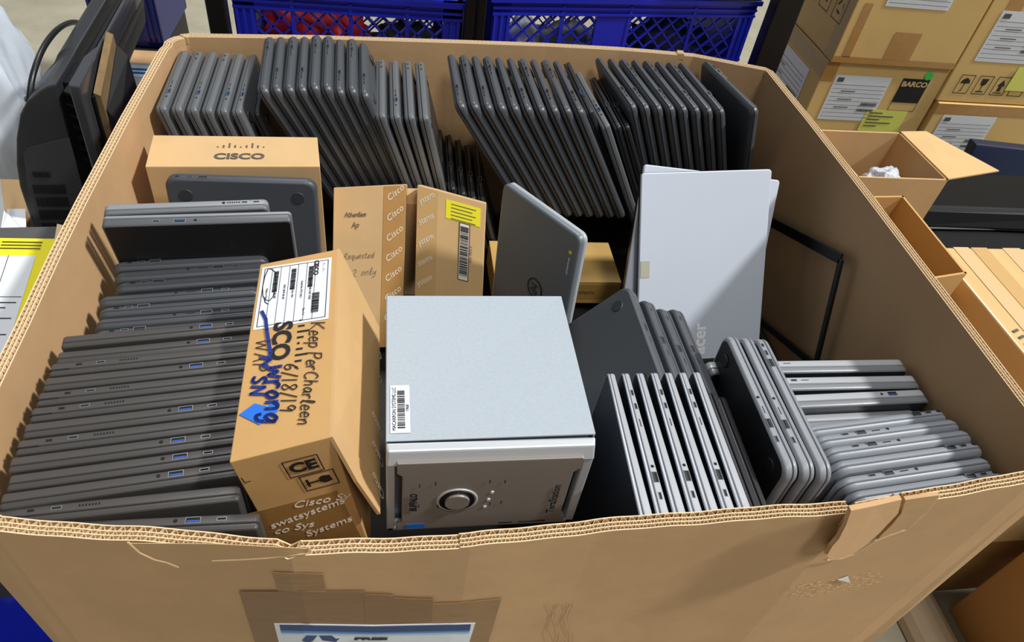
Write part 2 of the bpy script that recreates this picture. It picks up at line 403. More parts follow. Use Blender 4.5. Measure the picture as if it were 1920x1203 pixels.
# ------------------------------------------------------------------ laptops
def rrect(L, Wd, r, ins, seg=6):
    """rounded rect in XZ: x 0..L, z -Wd..0 with inset"""
    r2 = max(.0006, r-ins*.6); x0, x1, z0, z1 = ins, L-ins, -Wd+ins, -ins; pts = []
    for cx, cz, a0 in ((x1-r2, z1-r2, 0), (x0+r2, z1-r2, 90), (x0+r2, z0+r2, 180), (x1-r2, z0+r2, 270)):
        for k in range(seg+1):
            a = R(a0+90*k/seg); pts.append((cx+r2*math.cos(a), cz+r2*math.sin(a)))
    return pts
def slab(mb, L, Wd, r, prof, tap=None):
    n = None; o = len(mb.v)
    for y, ins in prof:
        pts = rrect(L, Wd, r, ins); n = len(pts)
        for x, z in pts:
            k = 1
            if tap: k = tap[0]+(tap[1]-tap[0])*max(0, min(1, x/L))
            mb.v.append(V((x, y*k, z)))
    for i in range(len(prof)-1):
        for k in range(n): mb.f.append((o+i*n+k, o+(i+1)*n+k, o+(i+1)*n+(k+1) % n, o+i*n+(k+1) % n))
    mb.f.append(tuple(o+k for k in range(n))); mb.f.append(tuple(o+(len(prof)-1)*n+k for k in range(n))[::-1])
def ring(mb, x0, x1, y0, y1, z, w=.0007, h=.0004):
    mb.box((x0-w, y0-w, z-.001), (x1+w, y0, z+h)).box((x0-w, y1, z-.001), (x1+w, y1+w, z+h)).box((x0-w, y0, z-.001), (x0, y1, z+h)).box((x1, y0, z-.001), (x1+w, y1, z+h))
def port(parent, kind, x, yc, blue=True):
    if kind == 'usb':
        o = part('usb_port', (lambda m: (ring(m, x-.0068, x+.0068, yc-.0029, yc+.0029, 0), m)[1])(MB()), METAL, parent, local=True)
        part('port_opening', MB().box((x-.0068, yc-.0029, -.001), (x+.0068, yc+.0029, .0001)), DARK, o, local=True)
        part('port_tongue', MB().box((x-.0060, yc-.0022, -.001), (x+.0060, yc-.0001, .0003)), BLUP if blue else RUB, o, local=True)
    elif kind == 'c':
        o = part('charging_port', (lambda m: (ring(m, x-.0042, x+.0042, yc-.0013, yc+.0013, 0), m)[1])(MB()), METAL, parent, local=True)
        part('port_opening', MB().box((x-.0042, yc-.0013, -.001), (x+.0042, yc+.0013, .0001)), DARK, o, local=True)
    elif kind == 'slot': part('card_slot', MB().box((x-.006, yc-.0006, -.001), (x+.006, yc+.0006, .0002)), DARK, parent, local=True)
    elif kind == 'lock': part('lock_slot', MB().box((x-.0030, yc-.0016, -.001), (x+.0030, yc+.0016, .0002)), DARK, parent, local=True)
    elif kind == 'vent':
        m = MB()
        for k in range(7): m.box((x-.010+k*.003, yc-.0012, -.001), (x-.0083+k*.003, yc+.0012, .0002))
        part('air_vent', m, DARK, parent, local=True)
    elif kind == 'jack':
        m = MB(); n = 12
        m.tube([(x, yc, -.001), (x, yc, .0003)], .0021, n); part('audio_jack', m, DARK, parent, local=True)
protos = {}
def fin(o, capc=None, top=True, rough=.4):
    me = o.data
    me.set_sharp_from_angle(angle=R(50))
    for p in me.polygons:
        if len(p.vertices) > 4: p.use_smooth = False
    if capc:
        me.materials.append(mat('lap_cap_'+capc+str(rough), capc, rough+.1, 0, bump=.04, bscale=300))
        pol = [p for p in me.polygons if len(p.vertices) > 4]
        q = max(pol, key=lambda p: p.center.y) if top else min(pol, key=lambda p: p.center.y)
        q.material_index = 1
def make_laptop(key, L, Wd, T, r, cbase, clid, ports, split=.62, rough=.45, tap=None, feet=True, edge=.0016, hinge_gap=False, tag_notch=False, metal=0, cbot=None, ctop=None, mir=False):
    """visible port edge along +X at z=0, thickness along Y: underside at +T/2, lid at -T/2"""
    root = bpy.data.objects.new('laptop', None); root.empty_display_size = .03; col.objects.link(root)
    yb = T/2; ys = T/2-T*split; g = .0005; gi = max(.0013, edge*.4)
    mb = MB(); rb = edge
    slab(mb, L, Wd, r, [(ys+g, gi), (ys+g+.0008, 0), (yb-rb*1.6, 0), (yb-rb*.5, rb*.5), (yb, rb*1.7)], tap)
    base = part('base', mb, mat('lap_base_'+cbase+str(rough), cbase, rough, metal, bump=.04, bscale=300), root, True, local=True)
    mb = MB(); re = edge*.9
    slab(mb, L, Wd, r, [(-T/2, re*1.6), (-T/2+re*.5, re*.45), (-T/2+re*1.5, 0), (ys-g-.0008, 0), (ys-g, gi)], tap)
    lid = part('lid', mb, mat('lap_lid_'+clid+str(rough), clid, rough, metal, bump=.04, bscale=300), root, True, local=True)
    fin(base, cbot, True, rough); fin(lid, ctop, False, rough)
    if hinge_gap: part('hinge_gap', MB().box((.0, ys-.0009, -.03), (.021, ys+.0012, .0002)), DARK, base, local=True)
    yc = (ys+yb)/2
    for kind, x, *bl in ports:
        k = 1
        if tap: k = tap[0]+(tap[1]-tap[0])*max(0, min(1, x/L))
        port(base, kind, x, yc*k, bl[0] if bl else True)
    if feet:
        for (x, z) in ((.03, -.03), (L-.03, -.03)):
            m = MB(); m.tube([(x, yb-.0005, z), (x, yb+.0014, z)], [.0105, .0095], 20)
            part('rubber_foot', m, RUB, base, local=True)
    if mir:
        for o in root.children_recursive:
            for v in o.data.vertices: v.co.y = -v.co.y
            o.data.flip_normals()
    protos[key] = root; root['first'] = 1
    return root
# port patterns
PJ = [('jack', .128), ('usb', .147), ('c', .178)]
LEN = dict(L=.226, Wd=.325, T=.0188, r=.004, cbase='#474442', clid='#403e3c', rough=.38, edge=.0016, split=.60)
make_laptop('lenA', ports=[('jack', .144), ('usb', .161), ('c', .189)], **LEN)
make_laptop('lenB', ports=[('lock', .030), ('c', .053, False), ('vent', .083)], hinge_gap=True, **LEN)
CHR = dict(L=.210, Wd=.295, T=.0182, r=.013, cbase='#42454a', clid='#3e4145', rough=.42, edge=.0032, split=.60)
make_laptop('chrA', ports=[('jack', .098), ('slot', .118), ('usb', .138, False), ('c', .162)], **CHR)
make_laptop('chrB', ports=[('lock', .023), ('c', .038), ('usb', .056, False)], **CHR)
RUG = dict(L=.212, Wd=.300, T=.0198, r=.014, cbase='#45484c', clid='#43464a', rough=.36, edge=.0046, split=.64)
RP = [('jack', .168), ('usb', .146, False), ('c', .156), ('slot', .179)]
make_laptop('rugA', ports=[('slot', .036), ('usb', .056, False), ('c', .070), ('c', .083)], tap=(.92, 1.0), **RUG)
make_laptop('rugB', ports=[('usb', .145, False), ('c', .160), ('c', .172)], tap=(.72, 1.0), **RUG)
SLM = dict(L=.222, Wd=.300, T=.0182, r=.008, cbase='#5f6265', clid='#55585b', rough=.34, edge=.0022, split=.60)
make_laptop('slmA', ports=[('slot', .130), ('c', .146), ('usb', .163), ('jack', .182)], **SLM)
make_laptop('slmB', ports=[('jack', .018), ('lock', .036)], **SLM)
BLK = dict(L=.205, Wd=.29, T=.0140, r=.008, cbase='#2a2a2c', clid='#252628', rough=.35, edge=.0014, split=.6)
make_laptop('blk', ports=[('usb', .12, False), ('c', .14)], **BLK)
make_laptop('blkN', ports=[], feet=False, **BLK)
make_laptop('blkU', ports=[('jack', .15), ('usb', .13)], **BLK)
SLV = dict(tap=(.58, 1.0), L=.222, Wd=.30, T=.0165, r=.006, cbase='#b4b8bd', clid='#a9adb3', rough=.40, edge=.0012, split=.66, metal=.35, ctop='#1d2430', cbot='#1d2430')
make_laptop('slvA', ports=[('c', .036, False), ('c', .058), ('slot', .084), ('jack', .148), ('usb', .163, False), ('c', .188)], **SLV)
make_laptop('slvB', ports=[], **SLV)
CH2 = dict(L=.236, Wd=.29, T=.0196, r=.018, cbase='#8b9097', clid='#83888f', rough=.42, edge=.0046, split=.60)
make_laptop('rndL', ports=[('c', .047), ('usb', .072, False), ('slot', .096), ('jack', .115)], **CH2)
make_laptop('rndR', ports=[('usb', .183, False), ('c', .203), ('lock', .221)], **CH2)
THK = dict(tap=(.84, 1.0), L=.240, Wd=.300, T=.0198, r=.019, cbase='#8d9197', clid='#82868c', rough=.42, edge=.0028, split=.62, mir=True, cbot='#2b2d30')
make_laptop('thkA', ports=[('jack', .122), ('slot', .143), ('usb', .165, False), ('c', .190)], **THK)
make_laptop('thkB', ports=[('lock', .022), ('c', .037), ('usb', .056, False)], **THK)
SR = dict(L=.330, Wd=.225, T=.0245, r=.008, cbase='#b9bcc0', clid='#84878b', rough=.36, edge=.0020, split=.55, metal=.3, feet=False, ctop='#26282c', cbot='#26282c')
make_laptop('srA', ports=[('c', .110), ('slot', .130)], **SR)
make_laptop('srB', ports=[('jack', .161), ('usb', .179)], **{**SR, 'L': .235})
make_laptop('srC', ports=[('c', .030), ('slot', .048)], **{**SR, 'L': .235})
QQ = dict(L=.212, Wd=.300, T=.0200, r=.018, cbase='#4a4e53', clid='#4d5156', rough=.5, edge=.0030, split=.62, mir=True, cbot='#41464b')
make_laptop('qA', ports=[('c', .030), ('usb', .095, False), ('slot', .120)], **QQ)

def lap(key, A, B, down, label, group, anchor='A', flip=False, name='laptop', cat='laptop'):
    """A, B: ends of the visible top edge; down: direction the laptop hangs to; underside at Z x X side unless flip"""
    src = protos[key]
    A, B = V(A), V(B); X = (B-A).normalized()
    Z = -V(down).normalized(); Z = (Z-X*Z.dot(X)).normalized()
    Y = Z.cross(X)
    if flip:  # keep right-handed: mirror by turning the laptop around its edge: ports run the other way
        X = -X; Y = -Y
    L = max(v.co.x for v in src.children[0].data.vertices)
    start = (B if flip else A) if anchor == 'A' else None
    if anchor == 'A': O = A if not flip else A-X*L
    else: O = (B-X*L) if not flip else B
    if src.get('first'):
        o = src; del src['first']
    else: o = copy_tree(src)
    M = Matrix((X, Y, Z)).transposed().to_4x4(); M.translation = O
    o.matrix_world = M; o.name = name
    tag(o, label, cat, group); return o
def lean(a, fwd=0): return (math.sin(R(a)), fwd, -math.cos(R(a)))
ORD = ['first', 'second', 'third', 'fourth', 'fifth', 'sixth', 'seventh', 'eighth', 'ninth', 'tenth', 'eleventh', 'twelfth', 'thirteenth', 'fourteenth', 'fifteenth']
# --- back row, group by the left wall (slim grey)
for i in range(6):
    t = i/5; x = -.592+.123*t
    lap(['slmA','slmB','slmA','slmB','slmA','slmA'][i], (x-.002, .492, .878), (x, .27, .878), lean(13+2*t),
        f'slim grey laptop in the back left corner, {ORD[i]} from the left side', 'slim grey laptops in the back left corner')
lap('blk', (-.447, .488, .868), (-.440, .285, .868), lean(17), 'thin black laptop wedged between slim grey and thick dark laptops at back left', 'dark laptops at the back')
# --- thick dark laptops
for i in range(9):
    t = i/8; x0 = -.436+.176*t; x1 = -.424+.171*t
    z = .917+.006*math.sin(t*3)+(.004 if i in (4, 5, 7) else 0)
    lap('rugB' if i in (1, 3, 6, 8) else 'rugA', (x0, .490, z), (x1, .27, z), lean(26-5*t),
        f'thick dark laptop in the tall back left row, {ORD[i]} of nine from left', 'nine thick dark laptops at the back left')
for i in range(4):
    t = i/3; x0 = -.226+.078*t
    lap(['slmB','slmA','slmB','slmB'][i], (x0, .495, .880), (x0+.002, .262, .880), lean(19-5*t),
        f'slim grey laptop at back centre, {ORD[i]} of four from left', 'four slim grey laptops at the back centre')
for i in range(5):
    t = i/4; x0 = -.108+.085*t; z = .735-.045*t
    lap('blk', (x0+.004, .485, z), (x0, .285+.02*t, z), lean(17),
        f'small black laptop low in the back row gap, {ORD[i]} of five from left', 'five small black laptops low in the gap')
for i in range(10):
    t = i/9; x0 = -.088+.218*t; x1 = -.083+.226*t
    lap('rugB' if i in (0, 2, 4, 5, 7, 9) else 'rugA', (x0, .505, .897), (x1, .292+.008*t, .897), lean(33-3*t),
        f'thick dark laptop in the leaning back row, {ORD[i]} of ten from left', 'ten thick dark laptops leaning at the back')
lap('blkU', (.160, .52, .885), (.170, .318, .885), lean(29), 'slim black laptop with a blue port behind the leaning thick dark ones', 'dark laptops at the back')
lap('slmA', (.186, .525, .862), (.205, .302, .862), lean(28), 'light grey laptop with blue port leaning between dark laptops at the back', 'slim grey laptops at the back right')
for i in range(2):
    lap('blk', (.222+.018*i, .52, .855), (.233+.018*i, .315, .855), lean(27),
        ['thin black laptop just right of the light grey one in the back row', 'thin black laptop touching the thick group at the back right'][i], 'dark laptops at the back')
for i in range(8):
    t = i/7; x0 = .228+.186*t; x1 = .256+.186*t
    lap(['rugB','rugB','rugA','rugB','rugA','rugB','rugA','rugB'][i], (x0, .535, .895), (x1, .330-.02*t, .895), lean(25-3*t),
        f'thick dark laptop at the back right, {ORD[i]} of eight from the left', 'eight thick dark laptops at the back right')
lap('rugA', (.464, .522, .907), (.503, .325, .907), lean(16), 'dark laptop standing alone near the back right corner, black face showing', 'dark laptops at the back right', flip=False)
# --- left stack
LX = [(-.594,-.080,.830),(-.588,-.101,.829),(-.581,-.121,.828),(-.595,-.150,.829),(-.590,-.1705,.828),(-.589,-.192,.828),(-.586,-.212,.827)]
LR = [(515,480),(485,505),(482,521),(482,540),(480,564),(474,586),(471,610)]
for i, (a, b) in enumerate(zip(LX, LR)):
    B_ = at(b[0], b[1], 'z', a[2]); 
    lap('chrB' if i % 2 == 0 else 'chrA', a, (B_.x, a[1]+.024, a[2]), (0, 0, -1),
        f'round-cornered dark laptop by the left side, {ORD[i]} from the back', 'seven round-cornered laptops by the left wall')
LY = [((116,648),.873),((116,672),.864),((97,697),.870),((87,730),.868),((76,752),.869),((65,782),.868),((49,817),.868),((35,848),.869),((21,880),.869)]
pat = ['lenA','lenA','lenB','lenA','lenB','lenB','lenA','lenB','lenA','lenA','lenA','lenB','lenA']
ys = [-.2645, -.2865, -.3085, -.3300, -.3515, -.3730, -.3945, -.4160, -.4375, -.4590, -.4805]
for i, y in enumerate(ys):
    x0 = -.594 if i < 9 else -.588
    z = .870-(.004 if i == 1 else 0)
    lap(pat[i], (x0, y, z), (x0+.21, y+.028, z), (0, 0, -1),
        f'black-grey laptop with square corners in the left front stack, {ORD[i]} from the back', 'square-cornered laptops in the left front stack')
lap('lenB', (-.588, -.496, .866), (-.362, -.478, .866), (0, 0, -1), 'half hidden black-grey laptop second from the front rim, left stack', 'square-cornered laptops in the left front stack')
lap('lenA', (-.566, -.507, .856), (-.336, -.510, .862), (0, 0, -1), 'black-grey laptop pressed against the front rim, shiny corner and blue port showing', 'square-cornered laptops in the left front stack')
# --- two laptops and one leaning on the carton, back left
def facelap(key, A, B, down, label, name='laptop', group=None, flip=False, anchor='A'): return lap(key, A, B, down, label, group, anchor, flip)
make_laptop('hA', ports=[('lock', .020), ('c', .038), ('usb', .058, False)], **{**CHR, 'L': .232, 'cbase': '#43474d', 'clid': '#4a4e54', 'r': .018, 'T': .019, 'mir': True})
A_ = at(308, 327, 'z', .858); B_ = at(592, 336, 'z', .858)
lap('hA', A_, B_, (0.02, -.16, -1), 'dark blue-grey laptop leaning on the logo carton, round feet on its underside', None, flip=False)
bpy.context.view_layer.update()
make_laptop('vA', ports=[('c', .068), ('usb', .098), ('jack', .118)], **{**LEN, 'L': .245, 'cbase': '#56585c', 'clid': '#85888c', 'T': .019, 'r': .006, 'split': .66, 'mir': True, 'cbot': '#1f2022', 'feet': False})
make_laptop('vB', ports=[('jack', .155), ('vent', .170), ('c', .183), ('c', .199)], **{**LEN, 'L': .215, 'cbase': '#85888c', 'clid': '#65686c', 'T': .019, 'r': .008, 'feet': False})
A_ = at(190, 414, 'z', .905); B_ = at(548, 404, 'z', .905)
lap('vA', A_, B_, (.03, .20, -1), 'silver-edged laptop by the left wall, blue port above its black underside', None)
A_ = at(190, 400, 'z', .905); B_ = at(507, 388, 'z', .905)
lap('vB', A_+V((0, .008, .001)), B_+V((0, .008, .001)), (.03, .20, -1), 'silver laptop tucked behind the silver-edged one, ports at its right end', None)
# --- right stack
RR = [((1690,684),(1460,682),.783,'srA'),((1716,714),(1480,714),.786,'srC'),((1729,742),(1497,758),.785,'srB'),((1699,766),(1510,786),.768,'srC')]
yy = [-.245, -.281, -.308, -.333]
rl = ['silver laptop on its long edge, rearmost against the right wall', 'silver laptop on edge, second from the back of the right stack', 'silver laptop in right stack, audio jack and port at right end', 'silver laptop just behind the round-ended grey ones on the right']
for i, (y, (a, b, z, k)) in enumerate(zip(yy, RR)):
    x1 = .592-(0, 0, 0, .02)[i]
    lap(k, (x1-.33, y-.004*(i > 1)*2, z), (x1, y, z), (0, .02, -1), rl[i], 'silver laptops of the right stack', anchor='B')
gy = [(-.357,.807,.586,'rndR'),(-.380,.815,.588,'rndL'),(-.4025,.820,.590,'rndL'),(-.4255,.823,.590,'rndR'),(-.4485,.821,.590,'rndL'),(-.4715,.825,.590,'rndR')]
for i, (y, z, x1, k) in enumerate(gy):
    lap(k, (x1-.22, y-.022, z), (x1, y, z), (0, .0, -1), f'grey laptop with rounded ends in the right front stack, {ORD[i]} from the back', 'six round-ended grey laptops in the right stack', anchor='B')
# --- silver row right of the storage box
for i in range(7):
    t = i/6; x = .082+.120*t
    lap('slvB' if i % 2 == 0 else 'slvA', (x, -.308, .850), (x-.006, -.530, .850), (-.03, 0, -1),
        f'slim silver-edged laptop right of the storage box, {ORD[i]} from the left', 'seven slim silver-edged laptops', flip=False)
for i in range(3):
    x = .217+.0165*i
    lap('blkN', (x, -.315, .825-.01*i), (x-.004, -.52, .825-.01*i), (0, 0, -1),
        f'thin black laptop between silver-edged and thick grey ones, {ORD[i]} from left', 'thin black laptops at front right')
for i in range(3):
    t = i/2; x = .283+.044*t+.001
    lap(['thkA', 'thkA', 'thkB'][i], (x, -.226-.005*t, .840), (x+.001, -.475, .840), (.02, 0, -1),
        ['thick grey laptop standing at front right, big dark underside facing left', 'thick grey laptop, middle of the three standing at front right', 'thick grey laptop, rightmost of three standing beside the round-ended stack'][i], 'three thick grey laptops at front right')
# --- four dark leaning laptops
for i in range(4):
    x = .176+.0235*i; y = (-.088, -.110, -.124, -.121)[i]
    lap('qA', (x, y, .803-.004*i), (x+.004, y-.21, .803-.004*i), lean(-(43, 26, 24, 22)[i]),
        ['dark blue-grey laptop leaning back left, round feet on its wide underside', 'dark laptop directly behind the leaning one with round feet', 'dark laptop, third of the four leaning ones beside the silver lid', 'dark laptop, rightmost of the four leaning before the silver lid'][i], 'four dark laptops leaning by the silver lid')

# --- big silver laptops with a vertical name
SIL = mat('silver_lid', '#d3dbe8', .42, .1, var=.02, scale=3)
def bigsilver(TL, TR, down, label, logo=False, Hh=.36, thick=.018):
    TL, TR = V(TL), V(TR); X = (TR-TL).normalized(); Z = -V(down); Z = (Z-X*Z.dot(X)).normalized(); Y = Z.cross(X); L = (TR-TL).length
    root = thing('laptop', label, 'laptop', (0,0,0)); M = Matrix((X, Y, Z)).transposed().to_4x4(); M.translation = TL; root.matrix_world = M
    mb = MB(); slab(mb, L, Hh, .006, [(0, .0014), (.0008, .0003), (.002, 0), (.006, 0)])
    lid = part('lid', mb, SIL, root, True, local=True); fin(lid)
    mb = MB(); slab(mb, L, Hh, .006, [(.0068, 0), (thick-.003, 0), (thick, .002)])
    b = part('base', mb, BLACK, root, True, local=True); fin(b)
    return root, lid
TL = at(1203,325,'y',.15); TR = at(1450,312,'y',.15)
TR.z = TL.z+.018
A1, acl = bigsilver(TL, TR, (.07, -.50, -.86), 'big silver laptop standing on its side, name reading upwards low on the lid', True)
fc = Face((0,0,0), (1,0,0), (0,0,1), 0)  # local decals on the lid (front is -Y)
mb = MB(); fc.text(mb, 'acer', .124, -.318, .036, rot=90, bold=.0008, e=.0004); part('lid_lettering', mb, mat('bright_print', '#ffffff', .4), acl, local=True)
mb = MB(); fc.rect(mb, .003, -.192, .020, -.160, .0004, .0004); part('sticker_residue', mb, mat('sticker_residue', '#b9b79f', .7), acl, local=True)
TL2 = at(1209,308,'y',.178); TR2 = at(1463,338,'y',.178)
bigsilver(TL2, TR2, (.06, -.50, -.86), 'silver laptop right behind the big silver one, corner sticking out at its right')

# --- HP laptop
GL = mat('slate_lid', '#717a80', .38, .1, var=.03, scale=4)
TL = at(943,341,'z',.862); TR = at(1089,446,'z',.880)
X = (TR-TL).normalized(); L = (TR-TL).length; Z = V((-.03, .15, .98)); Z = (Z-X*Z.dot(X)).normalized(); Y = Z.cross(X)
hp = thing('laptop', 'slate grey laptop standing on its side behind the storage box, oval logo on lid', 'laptop'); M = Matrix((X, Y, Z)).transposed().to_4x4(); M.translation = TL; hp.matrix_world = M
mb = MB(); slab(mb, L, .29, .013, [(0, .004), (.001, .0014), (.003, 0), (.008, 0)]); lid = part('lid', mb, GL, hp, True, local=True); fin(lid)
mb = MB(); slab(mb, L, .29, .013, [(.0086, .0002), (.017, 0), (.019, .002)]); part('base', mb, mat('slate_base', '#a5abb0', .4), hp, True, local=True)
HL = mat('lid_logo', '#3e464d', .2, .6)
mb = MB(); n = 26
cx, cz = L*.58, -.150
for k in range(n):
    a0, a1 = 2*math.pi*k/n, 2*math.pi*(k+1)/n
    def e_(a, r): return (cx+r*math.cos(a), cz+r*1.05*math.sin(a))
    fc.poly(mb, [e_(a0, .0165), e_(a1, .0165), e_(a1, .0195), e_(a0, .0195)], .0004, .0005)
fc.text(mb, 'hp', cx, cz, .024, rot=-70, shear=.3, e=.0006)
part('lid_logo', mb, HL, lid, local=True)
mb = MB(); fc.text(mb, 'chromebook', L-.016, -.062, .0062, rot=-90, e=.0004); part('lid_lettering', mb, WHITE, lid, local=True)
mb = MB(); m2 = [(L-.016+.0035*math.cos(a*math.pi/6), -.036+.0035*math.sin(a*math.pi/6)) for a in range(12)]; fc.poly(mb, m2, .0004, .0004); part('round_badge', mb, YEL, lid, local=True)

# --- black screen bezel on the right wall
P1 = V((.583, .190, .716)); Pc = V((.583, -.013, .802)); P3 = V((.583, -.103, .662))
d1 = (P1-Pc).normalized(); d2 = (V((0,0,0))+(P3-Pc)); d2 = (d2-d1*d2.dot(d1)).normalized()
mb = MB(); a, b = .33, .21
q = [Pc, Pc+d1*a, Pc+d1*a+d2*b, Pc+d2*b]
mb.bar(q[0], q[1], .006, .020, d2).bar(q[1], q[2], .006, .012, d1).bar(q[2], q[3], .006, .014, d2).bar(q[3], q[0], .006, .011, d1)
solo('screen_bezel', mb, BLACK, 'black empty screen frame leaning on the shaded right cardboard wall', 'screen frame', bevel=.001)

# ------------------------------------------------------------------ storage box (NAS)
nas = thing('storage_server', 'silver cube-like metal disk storage box with round power knob, in the front middle', 'storage box', (-.092, -.33, .715))
STEEL = mat('galvanised_silver', '#a4aeb6', .6, .1, var=.05, scale=220)
NSIL = mat('silver_bezel', '#c3c8cc', .38, .3); DOOR = mat('brushed_door', '#97918a', .36, .3)
x0, x1, zt, zb, yb_, yf = -.212, .022, .893, .722, -.206, -.438
part('chassis', MB().box((x0+.003, yf+.002, zb), (x1-.003, yb_, zt-.006)), mat('inner_steel', '#8d949a', .4, .6), nas)
mb = MB(); mb.hexa([(x0,yf,zt-.0035),(x1+.003,yf-.001,zt-.0005),(x1+.003,yb_,zt-.0035),(x0+.001,yb_,zt-.0035),(x0,yf,zt-.0015),(x1+.003,yf-.001,zt+.0025),(x1+.003,yb_,zt-.001),(x0+.001,yb_,zt-.001)])
mb.box((x0, yf, zb), (x0+.002, yb_, zt-.002)).box((x1+.001, yf, zb), (x1+.003, yb_, zt-.002))
shell = part('metal_cover', mb, STEEL, nas, bevel=.0008)
fc = Face((x0, yf, zt-.0012), (1,0,0.012), (0,1,0), 0)
lb = decal(fc, 'asset_label', WHITE, shell, lambda m: fc.rect(m, .005, .010, .027, .078))
def f(m):
    fc.text(m, 'MACARRON SYSTEMS LLC', .0095, .044, .0062, rot=90, wid=.85); fc.bars(m, .013, .016, .0215, .070, 34, True); fc.text(m, '1968', .0245, .044, .005, rot=90)
decal(fc, 'lettering', INK, lb, f)
# front bezel: frame with sloped top band
mb = MB(); y0 = yf-.001; y1 = yf-.017
ft = zt-.007
mb.hexa([(x0,y0,ft-.020),(x0,y1,ft-.020),(x1+.004,y1,ft-.020),(x1+.004,y0,ft-.020),(x0,y0,ft+.004),(x0+.002,y1+.006,ft+.001),(x1+.002,y1+.006,ft+.001),(x1+.004,y0,ft+.004)])
mb.f = mb.f
mb.box((x0, y1+.002, zb), (x0+.010, y0, ft-.018)).box((x1-.008, y1+.002, zb), (x1+.004, y0, ft-.018)).box((x0, y1+.002, zb), (x1+.004, y0, zb+.008))
part('front_bezel', mb, NSIL, nas, bevel=.002)
dm = MB(); Lx, Rx, Tz, Bz = x0+.012, x1-.010, ft-.012, zb+.009
yD = y1-.0015
dm.plate([(Lx,yD,Tz),(Lx,yD,Tz-.020),(Lx+.006,yD,Tz-.026),(Lx+.006,yD,Bz+.016),(Lx+.0,yD,Bz+.010),(Lx,yD,Bz),(Rx,yD,Bz),(Rx,yD,Bz+.010),(Rx-.007,yD,Bz+.017),(Rx-.007,yD,Tz-.030),(Rx,yD,Tz-.022),(Rx,yD,Tz)], (0,1,0), .006)
door = part('front_door', dm, DOOR, nas, bevel=.0012)
fc = Face((Lx, yD, Bz), (1,0,0), (0,0,1), 0); DW, DH = Rx-Lx, Tz-Bz
cx, cz = DW*.335, DH*.44
m = MB(); n = 36
def ringm(m, r0, r1, yo0, yo1, cx=cx, cz=cz, n=36):
    o = len(m.v)
    for k in range(n):
        a = 2*math.pi*k/n
        for r, e in ((r0, yo0), (r1, yo0), (r1, yo1), (r0, yo1)): m.v.append(fc.p(cx+r*math.cos(a), cz+r*math.sin(a), e))
    for k in range(n):
        a = o+4*k; b = o+4*((k+1) % n)
        for j in range(4): m.f.append((a+j, b+j, b+(j+1) % 4, a+(j+1) % 4))
ringm(m, .0212, .0250, -.001, .0010); part('knob_ring', m, NSIL, door, True)
m = MB(); ringm(m, .0150, .0212, -.001, .0016); part('knob_groove', m, BLACK, door)
m = MB(); m.tube([fc.p(cx, cz, 0), fc.p(cx, cz, .0045)], [.0152, .0146], 36); part('power_knob', m, DOOR, door)
for k in range(3):
    m = MB(); m.tube([fc.p(DW*.50+.003*k, DH*.32+.016*k, 0), fc.p(DW*.50+.003*k, DH*.32+.016*k, .001)], .0021, 14); part('indicator_light', m, WHITE, door)
def f(m):
    fc.text(m, 'BUFFALO', .020, DH*.44, .0115, rot=90, bold=.0004, wid=.8, shear=.15); fc.text(m, 'TeraStation', DW-.022, DH*.40, .0135, rot=90, bold=.0001)
    for (a, b) in ((.03, .38), (.05, .40), (.12, .40), (.14, .39), (.03, .1), (.055, .085), (.125, .085), (.14, .1)): fc.line(m, [(cx-.072+a*.9, DH*(.25+b*1.1)), (cx-.072+a*.9, DH*(.25+b*1.1)+.007)], .0009)
    for a in (.60, .72, .80): fc.line(m, [(DW*a, .006), (DW*a+.016, .006)], .0022)
decal(fc, 'lettering', INK, door, f)
decal(fc, 'blue_sticker', BTAPE, door, lambda m: fc.rect(m, .012, .002, .034, .012))

# ------------------------------------------------------------------ cartons
def carton(label, bottom, top, m=KBOX, name='cardboard_box', cat='box', group=None, body='carton', bevel=.0012):
    c = sum((V(p) for p in bottom), V((0,0,0)))/4
    t = thing(name, label, cat, c, group)
    bd = part(body, MB().hexa(list(bottom)+list(top)), m, t, bevel=bevel)
    return t, bd
def logo_bars(fc, m, u, v, s, rot=0):
    """row of nine bars over the name; s = total width"""
    hs = [.06, .16, .30, .16, .06, .16, .30, .16, .06]; c, sn = math.cos(R(rot)), math.sin(R(rot)); w = s*.035
    for k, h in enumerate(hs):
        x = (k-4)*s/8.6; cy = 0 if h > .1 else -.02*s; hh = h*s*.62
        if h == .30: cy = .04*s
        pts = [(x-w/2, cy-hh/2), (x+w/2, cy-hh/2), (x+w/2, cy+hh/2), (x-w/2, cy+hh/2)]
        fc.poly(m, [(u+a*c-b*sn, v+a*sn+b*c) for a, b in pts])
# logo carton at the back left
zt = .86
b4 = [at(272,312,'z',zt), at(600,312,'z',zt), at(595,257,'z',zt), at(287,253,'z',zt)]
b4[0].x += .0; bt = [p+V((0, 0, -.30)) for p in b4]
for k in (0, 1): bt[k] += V((.0, -.012, 0))
cb, bd = carton('tan carton with black network logo on top, standing in the back left behind a laptop', bt, b4)
fc = Face(b4[0], b4[1]-b4[0], b4[3]-b4[0], 0); Wc = (b4[1]-b4[0]).length; Dc = (b4[3]-b4[0]).length
def f(m):
    logo_bars(fc, m, Wc*.52, Dc*.63, .078); fc.text(m, 'CISCO', Wc*.52, Dc*.30, .0225, bold=.0007, wid=1.2)
decal(fc, 'printed_logo', GINK, bd, f)
